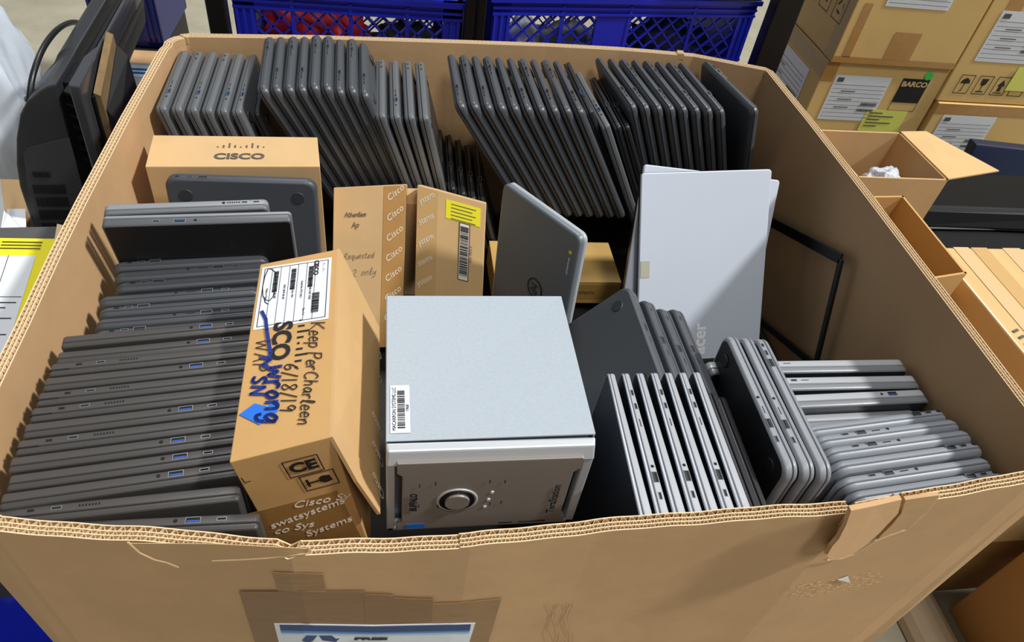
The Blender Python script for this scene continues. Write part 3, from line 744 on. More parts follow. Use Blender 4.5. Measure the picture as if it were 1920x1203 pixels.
# two leaning cartons in the middle
def slabbox(TL, TR, down, Hh, th, label, m=KBOX):
    TL, TR = V(TL), V(TR); d = V(down).normalized(); X = (TR-TL).normalized(); nrm_ = X.cross(-d).normalized()   # outward
    dn = d*Hh; bk = -nrm_*th
    bot_ = [TL+dn, TR+dn, TR+dn+bk, TL+dn+bk]; top_ = [TL, TR, TR+bk, TL+bk]
    t, b = carton(label, bot_, top_, m)
    return t, b, Face(TL+dn, X, -d, 0, True), (TR-TL).length
TL = at(624,353,'y',.20); TR = at(763,345,'y',.20)
TL = V((-.306, .20, .775)); TR = V((-.1765, .20, .787))
t, b, fc, w = slabbox(TL, TR, (-.03, -.58, -.81), .30, .06, 'leaning brown carton with handwriting and a strip of printed tape, left of its pair')
tp = decal(fc, 'printed_tape', TAPE2, b, lambda m: fc.rect(m, w*.69, 0, w, .298))
for k in range(7): decal(fc, 'tape_lettering', PINK, tp, lambda m: fc.text(m, 'Cisco', w*.845, .285-.037*k, .0155, rot=38, shear=.3))
def f(m):
    fc.hand(m, 'Athenlem', w*.16, .246, .0085, .0009, wid=.9); fc.hand(m, 'Ap', w*.26, .226, .010, .0010)
    fc.hand(m, 'Requested', w*.16, .170, .0105, .0006, wid=.95); fc.hand(m, '2 only', w*.28, .138, .013, .0006)
decal(fc, 'handwriting', GINK, b, f)
TL = at(783,346,'y',.20); TR = at(911,381,'y',.168)
t, b, fc, w = slabbox(TL, TR, (-.02, -.56, -.82), .29, .07, 'leaning brown carton with yellow label and long barcode, right of its pair', mat('carton_pale', '#d0ab76', .8, var=.05, scale=14))
tp = decal(fc, 'printed_tape', mat('packing_tape_pale', '#c9a36c', .3, coat=.3), b, lambda m: fc.rect(m, 0, 0, w*.30, .288))
for k in range(7): decal(fc, 'tape_lettering', PINK, tp, lambda m: fc.text(m, 'stems' if k % 2 else 'ystem', w*.13, .270-.038*k, .0145, rot=38, shear=.3))
yl = decal(fc, 'yellow_label', YEL, b, lambda m: fc.rect(m, w*.42, .244, w*.93, .278))
decal(fc, 'label_print', GINK, yl, lambda m: [fc.line(m, [(w*.50, .272-.0065*k), (w*(.86-.05*(k % 2)), .272-.0065*k)], .0013) for k in range(5)])
bl_ = decal(fc, 'barcode_label', PINK, b, lambda m: fc.rect(m, w*.63, .138, w*.78, .243, .0003))
decal(fc, 'barcode', INK, bl_, lambda m: fc.frame(fc.bars(m, w*.645, .146, w*.765, .238, 46, True), w*.63, .138, w*.78, .243, .0013))
decal(fc, 'barcode_number', GINK, b, lambda m: fc.text(m, 'FOC 3412 X', w*.81, .19, .006, rot=90))
# small carton behind the pair
solo('cardboard_box', MB().box((-.20, .212, .50), (-.12, .262, .735)), KBOX, 'plain carton seen in the gap behind the two leaning cartons', 'box', bevel=.001)
# flat carton deep between slate laptop and dark leaning laptops
t, b = carton('flat tan carton with printed tape, deep between slate laptop and silver lid', [(.00,.150,.538),(.262,.146,.538),(.262,.275,.538),(.0,.275,.538)], [(.00,.150,.598),(.262,.146,.598),(.262,.275,.598),(.0,.275,.598)], mat('carton_mustard', '#c8a25c', .7, var=.05, scale=8))
fc = Face((.0, .150, .538), (1,-.015,0), (0,0,1), 0)
tp = decal(fc, 'printed_tape', mat('tape_mustard', '#b88e48', .3, coat=.3), b, lambda m: fc.rect(m, 0.0, .012, .262, .052))
decal(fc, 'tape_lettering', GINK, tp, lambda m: [fc.text(m, 'Cisco Systems', .06+.11*k, .032, .017, shear=.3, wid=.8) for k in range(2)])

# big foreground carton, rolled
A = V((-.371,-.176,.918)); B = V((-.272,-.167,.938)); C_ = V((-.266,-.462,.936)); D = V((-.366,-.475,.916))
dn = V((.034, .010, -.262))
J, b = carton('big tan carton with network logo, marker writing and blue tape, right of the left stack', [D+dn, C_+dn*1.0, B+dn, A+dn], [D, C_, B, A], mat('carton_big', '#c2985f', .8, var=.06, scale=12))
# flap on its right side
mb = MB(); fo = C_+V((.047, .002, -.160)); ff = B+V((.050, .004, -.150)); nn = (C_-B).cross(fo-C_).normalized()
flp = part('side_flap', mb.plate([C_+V((.001,0,.0005)), C_.lerp(fo, .5)+V((0,-.004,0)), fo, ff, B+V((.001,0,.0005))], nn, .004 if nn.x < 0 else -.004), mat('carton_flap', '#cba571', .8, var=.05, scale=12), J)
fd = (fo-C_); f2 = Face(fo+V((.001,0,0)), (B-C_), -fd, 0)
if f2.N.x < 0: f2 = Face(fo, (B-C_), -fd, 0); f2.N = -f2.N
for k in range(6): decal(f2, 'tape_lettering', PINK, flp, lambda m: f2.text(m, 'Cisco', .03+.045*k, .012, .020, rot=80, shear=.3, e=.0015))
# top face: u along length from back to front (down the photo), v across to the right ; text reads down the box
Lj = (D-A).length; Wj = (B-A).length
ft_ = Face(A, D-A, B-A, 0); ft_.N = ft_.N if ft_.N.z > 0 else -ft_.N
# letters run from the back to the front, their tops towards the right edge
lb = decal(ft_, 'shipping_label', WHITE, b, lambda m: ft_.rect(m, .008, .004, .118, .0925))
def f(m):
    ft_.frame(m, .012, .008, .114, .0885, .0009)
    for k in range(6): ft_.line(m, [(.012, .018+.011*k), (.114, .018+.011*k)], .0005)
    ft_.text(m, 'CISCO', .024, .0735, .0085, bold=.0003, wid=1.1)
    logo_bars(ft_, m, .024, .0825, .022)
    for k in range(6):
        ft_.text(m, ['Product ID: AIR-CAP 2702I', 'Serial No: FTX 2012', 'Version No: V03', 'MAC 0042 68 A0', 'TAN 68-100', 'Made in China'][k], .060, .0680-.0108*k, .0036)
    for k in (1, 2, 3): ft_.bars(m, .020, .0205+.022*(k-1), .058, .0265+.022*(k-1), 50)
    ft_.bars(m, .070, .071, .104, .080, 40); ft_.text(m, 'Rev 1.1', .100, .062, .004)
    ft_.line(m, [(.012,.012),(.026,.009),(.045,.008),(.062,.010),(.070,.014),(.072,.019),(.066,.023),(.050,.024),(.034,.0235),(.020,.021),(.014,.016),(.012,.012)], .0011)
    ft_.line(m, [(.066,.012),(.074,.014),(.078,.018)], .0011)
decal(ft_, 'label_print', INK, lb, f)
def f(m):
    logo_bars(ft_, m, .150, .061, .078); ft_.text(m, 'SCO', .142, .0385, .030, bold=.0011, wid=1.0)
decal(ft_, 'printed_logo', INK, b, f)
HAND = mat('pen_ink', '#2a2220', .6)
def f(m):
    ft_.hand(m, 'Keep', .121, .072, .0165, .0013, rot=-2, wid=.95, gap=.1); ft_.hand(m, 'Per', .168, .072, .0155, .0013, rot=-3, gap=.08); ft_.hand(m, 'Charleen', .196, .071, .0150, .0013, rot=-3, wid=1.0, gap=.12)
    ft_.hand(m, '6/18/19', .180, .046, .0165, .0014, wid=1.1, gap=.14); ft_.hand(m, 'WAP', .136, .010, .0165, .0012, wid=1.15, gap=.22)
decal(ft_, 'pen_writing', HAND, b, f)
def f(m):
    ft_.hand(m, 'wrong', .180, .030, .022, .0040, wid=1.15, gap=.16, e=.0016); ft_.hand(m, 'SN', .192, .012, .0150, .0036, wid=1.3, gap=.2, e=.0016)
    ft_.line(m, [(.090,.012),(.104,.018),(.122,.021),(.142,.025),(.160,.029),(.172,.027)], .0042, .0020)
    ft_.line(m, [(.165,.020),(.170,.030),(.176,.022),(.182,.029)], .0045, .0020)
decal(ft_, 'marker_writing', BLUEINK, b, f)
decal(ft_, 'blue_tape', BTAPE, b, lambda m: ft_.poly(m, [ft_.hit(*p) for p in [(449,778),(478,757),(503,763),(514,751),(525,756),(521,772),(487,797)][::-1]], .0009))
# front face marks
F0 = D+dn; ff_ = Face(F0, C_-D, -dn, 0)
if ff_.N.y > 0: ff_.N = -ff_.N
HF = dn.length
DU = .012; HG = HF-.007
decal(ff_, 'printed_symbol', INK, b, lambda m: ff_.text(ff_.frame(m, .050+DU, HG-.047, .086+DU, HG-.016, .0012), 'CE', .068+DU, HG-.0315, .024, bold=.001))
def f(m):
    ff_.frame(m, .058+DU, HG-.080, .094+DU, HG-.050, .0012)
    ff_.poly(m, [(p+DU, q_) for p, q_ in [(.080,HG-.058),(.088,HG-.060),(.089,HG-.071),(.081,HG-.073),(.076,HG-.069),(.076,HG-.062)]])
    ff_.line(m, [(.063+DU,HG-.0655),(.078+DU,HG-.0655)], .0025); ff_.line(m, [(.0635+DU,HG-.059),(.0635+DU,HG-.072)], .003)
decal(ff_, 'printed_symbol', INK, b, f)
decal(ff_, 'corner_mark', INK, b, lambda m: ff_.line(m, [(.018,HG-.024),(.018,HG-.034),(.024,HG-.034)], .0011))
tp = decal(ff_, 'printed_tape', TAPE, b, lambda m: ff_.rect(m, .0, .0, .0995, HF-.103))
for s_, u_, v_, r_ in (('Cisco Sy', .078, .114, -8), ('swatsystems', .056, .134, 10), ('co Sys', .034, .158, -6), ('Systems', .07, .176, 10)): decal(ff_, 'tape_lettering', PINK, tp, lambda m: ff_.text(m, s_, u_, HF-v_, .019, rot=r_, shear=.3, wid=.95))

# support below the laptops; its dark colour stands in for the deep shade
SUP = KRAFTI
def sup(x0, y0, x1, y1, z0, z1, label): return solo('cardboard_box', MB().box((x0, y0, z0), (x1, y1, z1)), SUP, label, 'box', 'flat cartons under the laptops')
solo('shade_filler', MB().box((-.59, -.49, .014), (.59, .495, .50)), mat('deep_shade_colour', '#26241f', .9), 'dark packing layer under all the laptops and cartons, coloured as deep shade', 'filler')

# ------------------------------------------------------------------ background
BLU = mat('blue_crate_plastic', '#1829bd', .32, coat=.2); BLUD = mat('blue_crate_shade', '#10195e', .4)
def crate(label, O, U_, Wc, Dc, Hc, m=BLU, solid=None, group=None, lattice=.030):
    """O: front lower left, U: along front; depth away from camera"""
    t = thing('plastic_crate', label, 'crate', O, group)
    U_ = V(U_).normalized(); N_ = V((0,0,1)).cross(U_)   # depth dir
    def P(u, d, z): return V(O)+U_*u+N_*d+V((0,0,z))
    mb = MB()
    def bx(u0, d0, z0, u1, d1, z1): mb.hexa([P(u0,d0,z0), P(u1,d0,z0), P(u1,d1,z0), P(u0,d1,z0), P(u0,d0,z1), P(u1,d0,z1), P(u1,d1,z1), P(u0,d1,z1)])
    bx(0,0,0,Wc,Dc,.008)
    for (u0, u1) in ((0, .05), (Wc-.05, Wc)):
        for d0, d1 in ((0, .012), (Dc-.012, Dc)):
            bx(u0, d0, 0, u1, d1, Hc)
    for u in (.004, .022, .040, Wc-.050, Wc-.032, Wc-.014): bx(u, -.006, .02, u+.008, 0, Hc-.045)
    bx(0,0,.008,.012,Dc,Hc); bx(Wc-.012,0,.008,Wc,Dc,Hc)
    part('crate_body', mb, m, t)
    mb = MB(); bx(-.008,-.010,Hc-.012,Wc+.008,.016,Hc); bx(-.008,Dc-.016,Hc-.012,Wc+.008,Dc+.010,Hc); bx(-.008,0,Hc-.012,.014,Dc,Hc); bx(Wc-.014,0,Hc-.012,Wc+.008,Dc,Hc)
    bx(0,-.006,Hc-.030,Wc,.008,Hc-.024); bx(0,0,Hc-.040,Wc,.008,Hc-.012); bx(0,-.006,Hc-.046,Wc,.008,Hc-.040)
    bx(0,0,.008,Wc,.008,.03)
    for k in range(1, 4): bx(Wc*k/4-.005, -.004, .02, Wc*k/4+.005, .006, Hc-.02)
    bx(0,-.004,Hc*.42,Wc,.006,Hc*.42+.006)
    part('crate_rim', mb, m, t)
    z0, z1 = .03, Hc-.045; h = z1-z0
    for d in (.004, Dc-.006):
        u = -h; mb = MB()
        while u < Wc:
            for s in (1, -1):
                a, b = (u, z0), (u+h, z1)
                if s < 0: a, b = (u, z1), (u+h, z0)
                k0 = max(0, (.05-a[0])/h); k1 = min(1, (Wc-.05-a[0])/h)
                if k1 > k0: mb.bar(P(a[0]+h*k0, d, a[1]+(b[1]-a[1])*k0), P(a[0]+h*k1, d, a[1]+(b[1]-a[1])*k1), .0045, .007, N_)
            u += lattice
        part('lattice_panel', mb, m, t)
    if solid: mb = MB(); bx(solid[0], -.002, .02, solid[1], .010, Hc-.04); part('solid_panel', mb, m, t)
    return t, P
zl = .795
a = at(418, 1, 'y', .95); b = at(868, 3, 'y', .95)
cL, PL = crate('blue lattice crate behind the box at upper left, red goods showing through', (-.585, .95, .520), (1, 0, 0), .565, .42, .30, group=None, lattice=.045)
cR, PR = crate('blue lattice crate behind the box at upper centre right, bright rim and solid middle panel', (.054, .940, .548), (.777, .108, 0), .770, .42, .30, solid=(.29, .385), lattice=.045)
def blob(name, label, cat, c, s, m, amp=.25, seed=1, group=None, sub=4, base=None, freq=3.2):
    import bmesh
    bm = bmesh.new(); bmesh.ops.create_icosphere(bm, subdivisions=sub, radius=1)
    mb = MB()
    for v in bm.verts:
        k = 1+amp*noise.noise(v.co*freq+V((seed*7.1, 0, 0)))+amp*.5*noise.noise(v.co*freq*2.7+V((0, seed*3.3, 0)))
        p = V((v.co.x*s[0]*k, v.co.y*s[1]*k, v.co.z*s[2]*k)); p.z = max(p.z, -s[2]*.8); mb.v.append(V(c)+p)
    mb.f = [tuple(v.index for v in f.verts) for f in bm.faces]; bm.free()
    return solo(name, mb, m, label, cat, group, smooth=True)
blob('cloth_bundle', 'crumpled red bundle inside the left blue crate', 'cloth', (-.40, 1.10, .64), (.14, .10, .115), mat('red_fabric', '#b31a26', .6, var=.2, scale=20), .35, 1)
blob('cloth_bundle', 'dark bundle at the right side inside the left blue crate', 'cloth', (-.15, 1.12, .60), (.11, .10, .08), mat('dark_fabric', '#15151c', .7), .35, 2)
blob('plastic_bag', 'small white bag inside the right blue crate by its left end', 'bag', (.16, 1.06, .655), (.055, .05, .10), mat('white_bag', '#e3e8f0', .4), .2, 3)
blob('plastic_bag', 'crumpled grey bag in the middle of the right blue crate', 'bag', (.30, 1.08, .63), (.10, .07, .10), mat('grey_bag', '#8f9099', .4, var=.3, scale=30), .35, 4)
blob('plastic_bag', 'crumpled blue-grey bag at the right end inside the right blue crate', 'bag', (.62, 1.16, .62), (.14, .07, .11), mat('bluegrey_bag', '#40486a', .4, var=.4, scale=30), .4, 5)
# black rack: posts and shelf
rk = thing('storage_rack', 'black metal shelving rack behind the box holding the blue crates', 'rack', (.1, 1.15, 0))
RKM = mat('rack_black', '#121214', .4, .3)
for (x, y, w, d) in ((-.622, .95, .045, .045), (-.622, 1.45, .045, .045), (-.005, .925, .026, .026), (.024, .925, .022, .03), (-.0, 1.45, .03, .03), (.872, 1.0, .075, .05), (.872, 1.54, .05, .05)):
    part('post', MB().box((x-w/2, y-d/2, 0), (x+w/2, y+d/2, 1.25)), RKM, rk, bevel=.004)
part('shelf', MB().box((-.62, .96, .47), (-.02, 1.45, .512)), RKM, rk); part('shelf', MB().box((.04, .95, .50), (.86, 1.52, .543)), RKM, rk)
part('shelf', MB().box((-.62, .96, .10), (.86, 1.5, .14)), RKM, rk)
part('shelf', MB().box((-.62, .985, .905), (.86, 1.5, .93)), RKM, rk)  # added above the view to block light and darken the crate insides

# shipping cartons, right
def ship(label, x0, x1, y0, y1, z0, z1, m=KBOX2, group='stacked shipping cartons at upper right'):
    return carton(label, [(x0,y0,z0),(x1,y0,z0),(x1,y1,z0),(x0,y1,z0)], [(x0,y0,z1),(x1,y0,z1),(x1,y1,z1),(x0,y1,z1)], m, group=group, bevel=.004)
def ffront(x0, y, z0): return Face((x0, y, z0), (1,0,0), (0,0,1), 0)
def fleft(x, y1, z0): return Face((x, y1, z0), (0,-1,0), (0,0,1), 0)   # face towards -x, u runs from back to front
def shiplabel(fc, b, u0, v0, u1, v1, name='shipping_label'):
    lb = decal(fc, name, WHITE, b, lambda m: fc.rect(m, u0, v0, u1, v1, .001, .0006)); w = u1-u0; h = v1-v0
    def f(m):
        E_ = .0026
        for k in range(9): fc.line(m, [(u0+.03*w, v0+h*(.08+.09*k)), (u1-.03*w, v0+h*(.08+.09*k))], .0012, E_)
        fc.rect(m, u0+.05*w, v1-.14*h, u0+.16*w, v1-.05*h, E_, .0003)
        for k in range(3): fc.line(m, [(u0+.20*w, v0+h*(.30+.18*k)), (u0+.45*w, v0+h*(.30+.18*k))], .003, E_)
        fc.bars(m, u0+.66*w, v0+.36*h, u0+.95*w, v0+.42*h, 24, e=E_); fc.bars(m, u0+.64*w, v0+.22*h, u0+.93*w, v0+.28*h, 24, e=E_)
    decal(fc, 'label_print', GINK, lb, f); return lb
def boxsign(fc, m, u, v, s, kind):
    fc.frame(m, u, v, u+s*.8, v+s, .0022, .0012)
    cx = u+s*.4
    if kind == 'umbrella':
        fc.poly(m, [(cx-.28*s, v+.55*s), (cx+.28*s, v+.55*s), (cx+.2*s, v+.75*s), (cx, v+.85*s), (cx-.2*s, v+.75*s)]); fc.line(m, [(cx, v+.55*s), (cx, v+.15*s), (cx-.1*s, v+.12*s)], .003)
    elif kind == 'glass':
        fc.poly(m, [(cx-.2*s, v+.85*s), (cx-.16*s, v+.55*s), (cx, v+.42*s), (cx+.16*s, v+.55*s), (cx+.2*s, v+.85*s)]); fc.line(m, [(cx, v+.45*s), (cx, v+.18*s)], .003); fc.line(m, [(cx-.2*s, v+.14*s), (cx+.2*s, v+.14*s)], .004)
    elif kind == 'arrow':
        fc.poly(m, [(cx-.1*s, v+.2*s), (cx+.1*s, v+.2*s), (cx+.1*s, v+.5*s), (cx+.22*s, v+.5*s), (cx, v+.85*s), (cx-.22*s, v+.5*s), (cx-.1*s, v+.5*s)]); fc.line(m, [(cx-.25*s, v+.12*s), (cx+.25*s, v+.12*s)], .003)
    elif kind == 'four': fc.text(m, '4', cx, v+.5*s, s*.7, bold=.001)
    elif kind == 'recycle':
        for k in range(3):
            a = R(90+120*k); fc.poly(m, [(cx+.26*s*math.cos(a+q)+0, v+.5*s+.26*s*math.sin(a+q)) for q in (0, .5, 1.0, 1.5)]+[(cx+.16*s*math.cos(a+1.2), v+.5*s+.16*s*math.sin(a+1.2))])
Y0 = 1.30
# lower left carton with black name block
t, b = ship('shipping carton with black name block, green dot and yellow label', 1.27, 1.75, Y0, 1.80, .145, .575)
fc = ffront(1.27, Y0, .145)
shiplabel(fc, b, .055, .215, .27, .385)
blk = decal(fc, 'name_block', INK, b, lambda m: fc.rect(m, .315, .295, .42, .385, .001))
decal(fc, 'name_block_lettering', mat('print_tan', '#d6b87c', .6), blk, lambda m: fc.text(m, 'BARCO', .3675, .365, .026, bold=.001, wid=1.15, e=.002))
decal(fc, 'name_block_frame', INK, b, lambda m: fc.frame(m, .315, .262, .42, .385, .0016))
decal(fc, 'green_dot', GREEN, b, lambda m: fc.poly(m, [(.405+.016*math.cos(k*math.pi/8), .400+.016*math.sin(k*math.pi/8)) for k in range(16)], .0025))
yl = decal(fc, 'yellow_label', LYEL, b, lambda m: fc.rect(m, .235, .175, .40, .262, .0022))
decal(fc, 'label_print', GINK, yl, lambda m: [fc.line(m, [(.25, .25-.013*k), (.30+.05*(k % 2), .25-.013*k)], .004, .0035) for k in range(5)])
decal(fc, 'packing_tape', TAPE2, b, lambda m: fc.rect(m, 0, .36, .05, .428, .0008))
fl_ = fleft(1.27, 1.80, .145)
shiplabel(fl_, b, .12, .17, .42, .36, 'side_label'); decal(fl_, 'packing_tape', TAPE, b, lambda m: fl_.rect(m, 0, .37, .5, .43, .0006))
# lower right carton
t, b = ship('shipping carton, lower right of the stack, under a shiny tape edge', 1.76, 2.32, Y0-.02, 1.80, .145, .455)
fc = ffront(1.76, Y0-.02, .145); shiplabel(fc, b, .045, .10, .27, .265)
decal(fc, 'packing_tape', TAPE2, b, lambda m: fc.rect(m, 0, .27, .56, .309, .0008))
t, b = ship('large shipping carton, upper left of the stack, signs on its shaded side', 1.275, 1.745, Y0-.01, 1.82, .578, 1.10)
fc = ffront(1.275, Y0-.01, .578); shiplabel(fc, b, .10, .195, .33, .36)
decal(fc, 'packing_tape', TAPE2, b, lambda m: fc.rect(fc.rect(fc.rect(m, 0, 0, .47, .022, .0007), .185, .02, .285, .115, .0009), .03, .02, .06, .2, .0007))
fl_ = fleft(1.275, 1.82, .578)
for k, kd in enumerate(('umbrella', 'glass', 'arrow', 'four', 'recycle')): decal(fl_, 'printed_symbol', INK, b, lambda m: boxsign(fl_, m, .02+.10*k, .11, .085, kd))
decal(fl_, 'packing_tape', TAPE, b, lambda m: fl_.rect(m, .47, .0, .53, .25, .0006))
t, b = ship('large shipping carton, upper right of the stack, umbrella and glass signs low', 1.75, 2.36, Y0-.01, 1.82, .458, 1.10)
fc = ffront(1.75, Y0-.01, .458); shiplabel(fc, b, .055, .155, .30, .33)
for k, kd in enumerate(('umbrella', 'glass', 'arrow', 'four')): decal(fc, 'printed_symbol', INK, b, lambda m: boxsign(fc, m, .045+.075*k, .035, .068, kd))
decal(fc, 'yellow_label', LYEL, b, lambda m: fc.rect(m, .245, .055, .37, .145, .003))
decal(fc, 'packing_tape', TAPE2, b, lambda m: fc.rect(m, .06, .30, .12, .62, .0004))
# pallet under them
pl = thing('wooden_pallet', 'wooden pallet under the stacked shipping cartons', 'pallet', (1.8, 1.55, 0)); WD = mat('pallet_wood', '#9d8358', .8, var=.2, scale=12)
part('deck', MB().box((1.24, 1.25, .122), (2.4, 1.86, .143)), WD, pl)
for y in (1.25, 1.52, 1.78): part('runner', MB().box((1.24, y, 0), (2.4, y+.08, .122)), WD, pl)

# open carton with flaps
def opencarton(label, rim4, Hh, flaps, m=KBOX2, th=.005, wm=None):
    """rim4: front-left, front-right, back-right, back-left (world)"""
    P = [V(p) for p in rim4]; c = sum(P, V((0,0,0)))/4; base = c+V((0,0,-Hh))
    t = thing('open_cardboard_box', label, 'box', base); m2 = wm or m
    nm = ['front_panel', 'side_panel', 'back_panel', 'side_panel']
    for i in range(4):
        a, b = P[i], P[(i+1) % 4]; inn = ((c-(a+b)/2)); inn.z = 0; inn.normalize()
        part(nm[i], MB().plate([a, b, b-V((0,0,Hh)), a-V((0,0,Hh))], inn, th), m2, t)
    part('bottom_panel', MB().plate([p-V((0,0,Hh-.002)) for p in P], (0,0,1), th), m2, t)
    for i, d, ln in flaps:
        a, b = P[i], P[(i+1) % 4]; d = V(d).normalized()*ln; n_ = (b-a).cross(d).normalized()
        part('flap', MB().plate([a, b, b+d-(b-a)*.05, a+d+(b-a)*.05], n_, th*.8), m, t)
    return t
opencarton('open tan carton right of the box, one flap folded out, clear bag inside',
    [(.975,.528,.62),(1.237,.528,.62),(1.225,.762,.62),(.962,.758,.62)], .62, [], KBOX)
q = [V((1.237,.528,.62)), at(1872,322,'z',.635), at(1735,248,'z',.63), V((1.225,.762,.62))]
part('flap', MB().plate(q, (0,0,1), .004), mat('carton_flap_pale', '#d6b27a', .8, var=.05), [o for o in col.objects if o.name.startswith('open_cardboard_box')][-1])
blob('plastic_bag', 'crumpled clear bag inside the open tan carton', 'bag', (1.12, .60, .545), (.055, .045, .05), mat('grey_film', '#c6cad2', .25, var=.1, scale=15, coat=.5), .4, 8)
opencarton('tall narrow empty carton standing open right against the box', [(.860,.050,.70),(.952,.068,.70),(.955,.335,.70),(.872,.330,.70)], .70, [], mat('carton_tall', '#c49b60', .8, var=.05, scale=10), wm=mat('carton_tall', '#c49b60'))
# carton covered in shiny tape
r0 = [at(1812,610,'z',.66), at(1930,778,'z',.66), at(1945,500,'z',.66), at(1800,478,'z',.66)]
r0 = [V((.985,-.30,.66)), V((1.30,-.30,.66)), V((1.30,.20,.66)), V((.985,.20,.66))]
t, b = carton('tan carton wrapped in shiny clear tape beside the tall carton', [p-V((0,0,.40)) for p in r0], r0, mat('carton_glossy', '#dcb67c', .45, var=.08, scale=5, coat=.4, stretch=(4,.6,1)), bevel=.004)
fc = Face(r0[0], (1,0,0), (0,1,0), 0)
CLR = mat('clear_tape_strip', '#d2aa6e', .2, coat=.8); CL2 = mat('clear_tape_pale', '#dfbf8c', .15, coat=.9)
decal(fc, 'shiny_tape', CLR, b, lambda m: fc.rect(m, .085, 0, .125, .50, .0006)); decal(fc, 'shiny_tape', CL2, b, lambda m: fc.rect(m, .04, 0, .078, .50, .0009)); decal(fc, 'shiny_tape', CL2, b, lambda m: fc.rect(m, .165, 0, .21, .50, .0006))
decal(fc, 'printed_row', GINK, b, lambda m: [fc.line(m, [(.015+.0016*k, .24-.017*k), (.027+.0016*k, .245-.017*k)], .006, .0016) for k in range(14)])
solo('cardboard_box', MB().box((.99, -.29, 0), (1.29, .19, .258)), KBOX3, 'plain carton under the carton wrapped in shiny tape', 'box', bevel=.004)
# black printer / electronics
pr = thing('flat_printer', 'black boxy office printer behind the tall carton at the right edge', 'printer', (1.5, .62, 0)); BK2 = mat('soft_black', '#0c0d0f', .6, bump=.05, spec=.2)
part('housing', MB().hexa([(1.29,.43,.02),(1.95,.40,.02),(1.95,.80,.02),(1.29,.80,.02),(1.31,.46,.40),(1.93,.44,.40),(1.93,.80,.40),(1.31,.80,.40)]), BK2, pr, bevel=.01)
part('top_cover', MB().hexa([(1.30,.60,.405),(1.93,.58,.405),(1.93,.82,.405),(1.30,.82,.405),(1.33,.63,.46),(1.92,.62,.46),(1.92,.82,.46),(1.33,.82,.46)]), mat('cover_black', '#0a0b0d', .5, spec=.2), pr, bevel=.012)
part('cover_edge', MB().box((1.33, .597, .407), (1.93, .603, .4095)), METAL, pr)
part('paper_tray', MB().box((1.40, .405, .06), (1.85, .45, .14)), BLACK, pr, bevel=.004)
solo('navy_board', MB().hexa([(1.72,.90,.0),(2.15,.86,.0),(2.15,.90,.0),(1.72,.94,.0),(1.76,1.03,.44),(2.15,.98,.44),(2.15,1.02,.44),(1.76,1.07,.44)]), mat('navy_panel', '#1b2644', .4), 'dark navy board standing behind the black printer', 'board', bevel=.004)
# lower right: carton side and rail
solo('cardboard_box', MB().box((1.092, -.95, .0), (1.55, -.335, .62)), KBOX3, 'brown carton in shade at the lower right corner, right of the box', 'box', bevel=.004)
mb = MB(); pr_ = []
for k in range(9):
    a = math.pi*k/8; pr_.append((1.00+.055*math.cos(math.pi-a), .005+.05*math.sin(a)))
n = len(pr_)
for y in (-.95, -.16): mb.v += [V((x, y, z)) for x, z in pr_]
mb.f = [(k, k+1, n+k+1, n+k) for k in range(n-1)]+[tuple(range(n))[::-1], tuple(range(n, 2*n)), (0, n, 2*n-1, n-1)]
solo('floor_rail', mb, mat('beige_plastic', '#a0927a', .3, coat=.3), 'smooth rounded grey-beige rail lying on the floor beside the shaded carton', 'rail', smooth=False)

# left side -------------------------------------------------------
# black television body
tv = thing('television', 'bulky black television with ribbed vents, upright left of the box', 'television', (-.80, .6, 0)); TVM = mat('tv_black', '#2e2f32', .45, bump=.08, bscale=400); TVG = mat('tv_gloss', '#3c3d42', .22, coat=.4)
prof = [(-.800,.02),(-.86,.03),(-.880,.2),(-.887,.40),(-.888,.55),(-.886,.626),(-.881,.688),(-.871,.734),(-.853,.789),(-.831,.837),(-.812,.863),(-.785,.884),(-.772,.892),(-.757,.897),(-.765,.80),(-.776,.66),(-.790,.40)]
def extr(prof, y0, y1, sh=0):
    mb = MB(); n = len(prof); zt_ = max(z for x, z in prof); xr = max(x for x, z in prof)
    secs = [(y0, 1, 0), (.40, 1, sh*.2), (.44, .12, sh*.3), (y1, .10, sh)]
    for y, k, dx in secs: mb.v += [V((xr+(x-xr)*(1 if k == 1 else .36)+dx, y, zt_-(zt_-z)*k)) for x, z in prof]
    mb.f = [tuple(range(n)), tuple(range(3*n, 4*n))[::-1]]
    for j in range(3): mb.f += [(j*n+k, (j+1)*n+k, (j+1)*n+(k+1) % n, j*n+(k+1) % n) for k in range(n)]
    return mb
shell = part('back_shell', extr(prof, .30, .78, -.012), TVM, tv, bevel=.003)
# vents on the side face
m = MB()
def tvp(x, y, o=.2970): return at(x, y, 'y', o)
for r_ in range(5):
    for c in range(11):
        x = 56+c*5.6+r_*6.0; y = 322+r_*24
        if r_ == 0 and (c < 1 or c > 6): continue
        a = tvp(x, y); bq = tvp(x+4, y+(10 if r_ == 0 else 17)); m.bar(a, bq, .0035, .0012, (0,1,0))
part('air_vents', m, DARK, shell)
m = MB(); m.plate([tvp(*p, .2995) for p in [(44,285),(52,277),(85,268),(130,258),(156,353),(172,415),(66,425),(52,345)]], (0,-1,0), .0015); 
part('vent_panel', m, mat('tv_panel', '#3a3b3f', .5, bump=.1, bscale=300), shell)
part('recess', extr([(-.757,.885),(-.768,.70),(-.785,.30),(-.760,.30),(-.745,.70),(-.738,.885)], .33, .77, -.012), BLACK, tv)
m = MB()
for k in range(7): m.bar((-.752-.001*k, .322, .880-.022*k), (-.736-.001*k, .322, .872-.022*k), .03, .004, (0,0,1))
part('rib_row', m, BLACK, tv)
part('front_bezel', extr([(-.737,.900),(-.745,.70),(-.760,.30),(-.740,.30),(-.727,.70),(-.719,.898)], .295, .79, -.014), TVG, tv, bevel=.003)
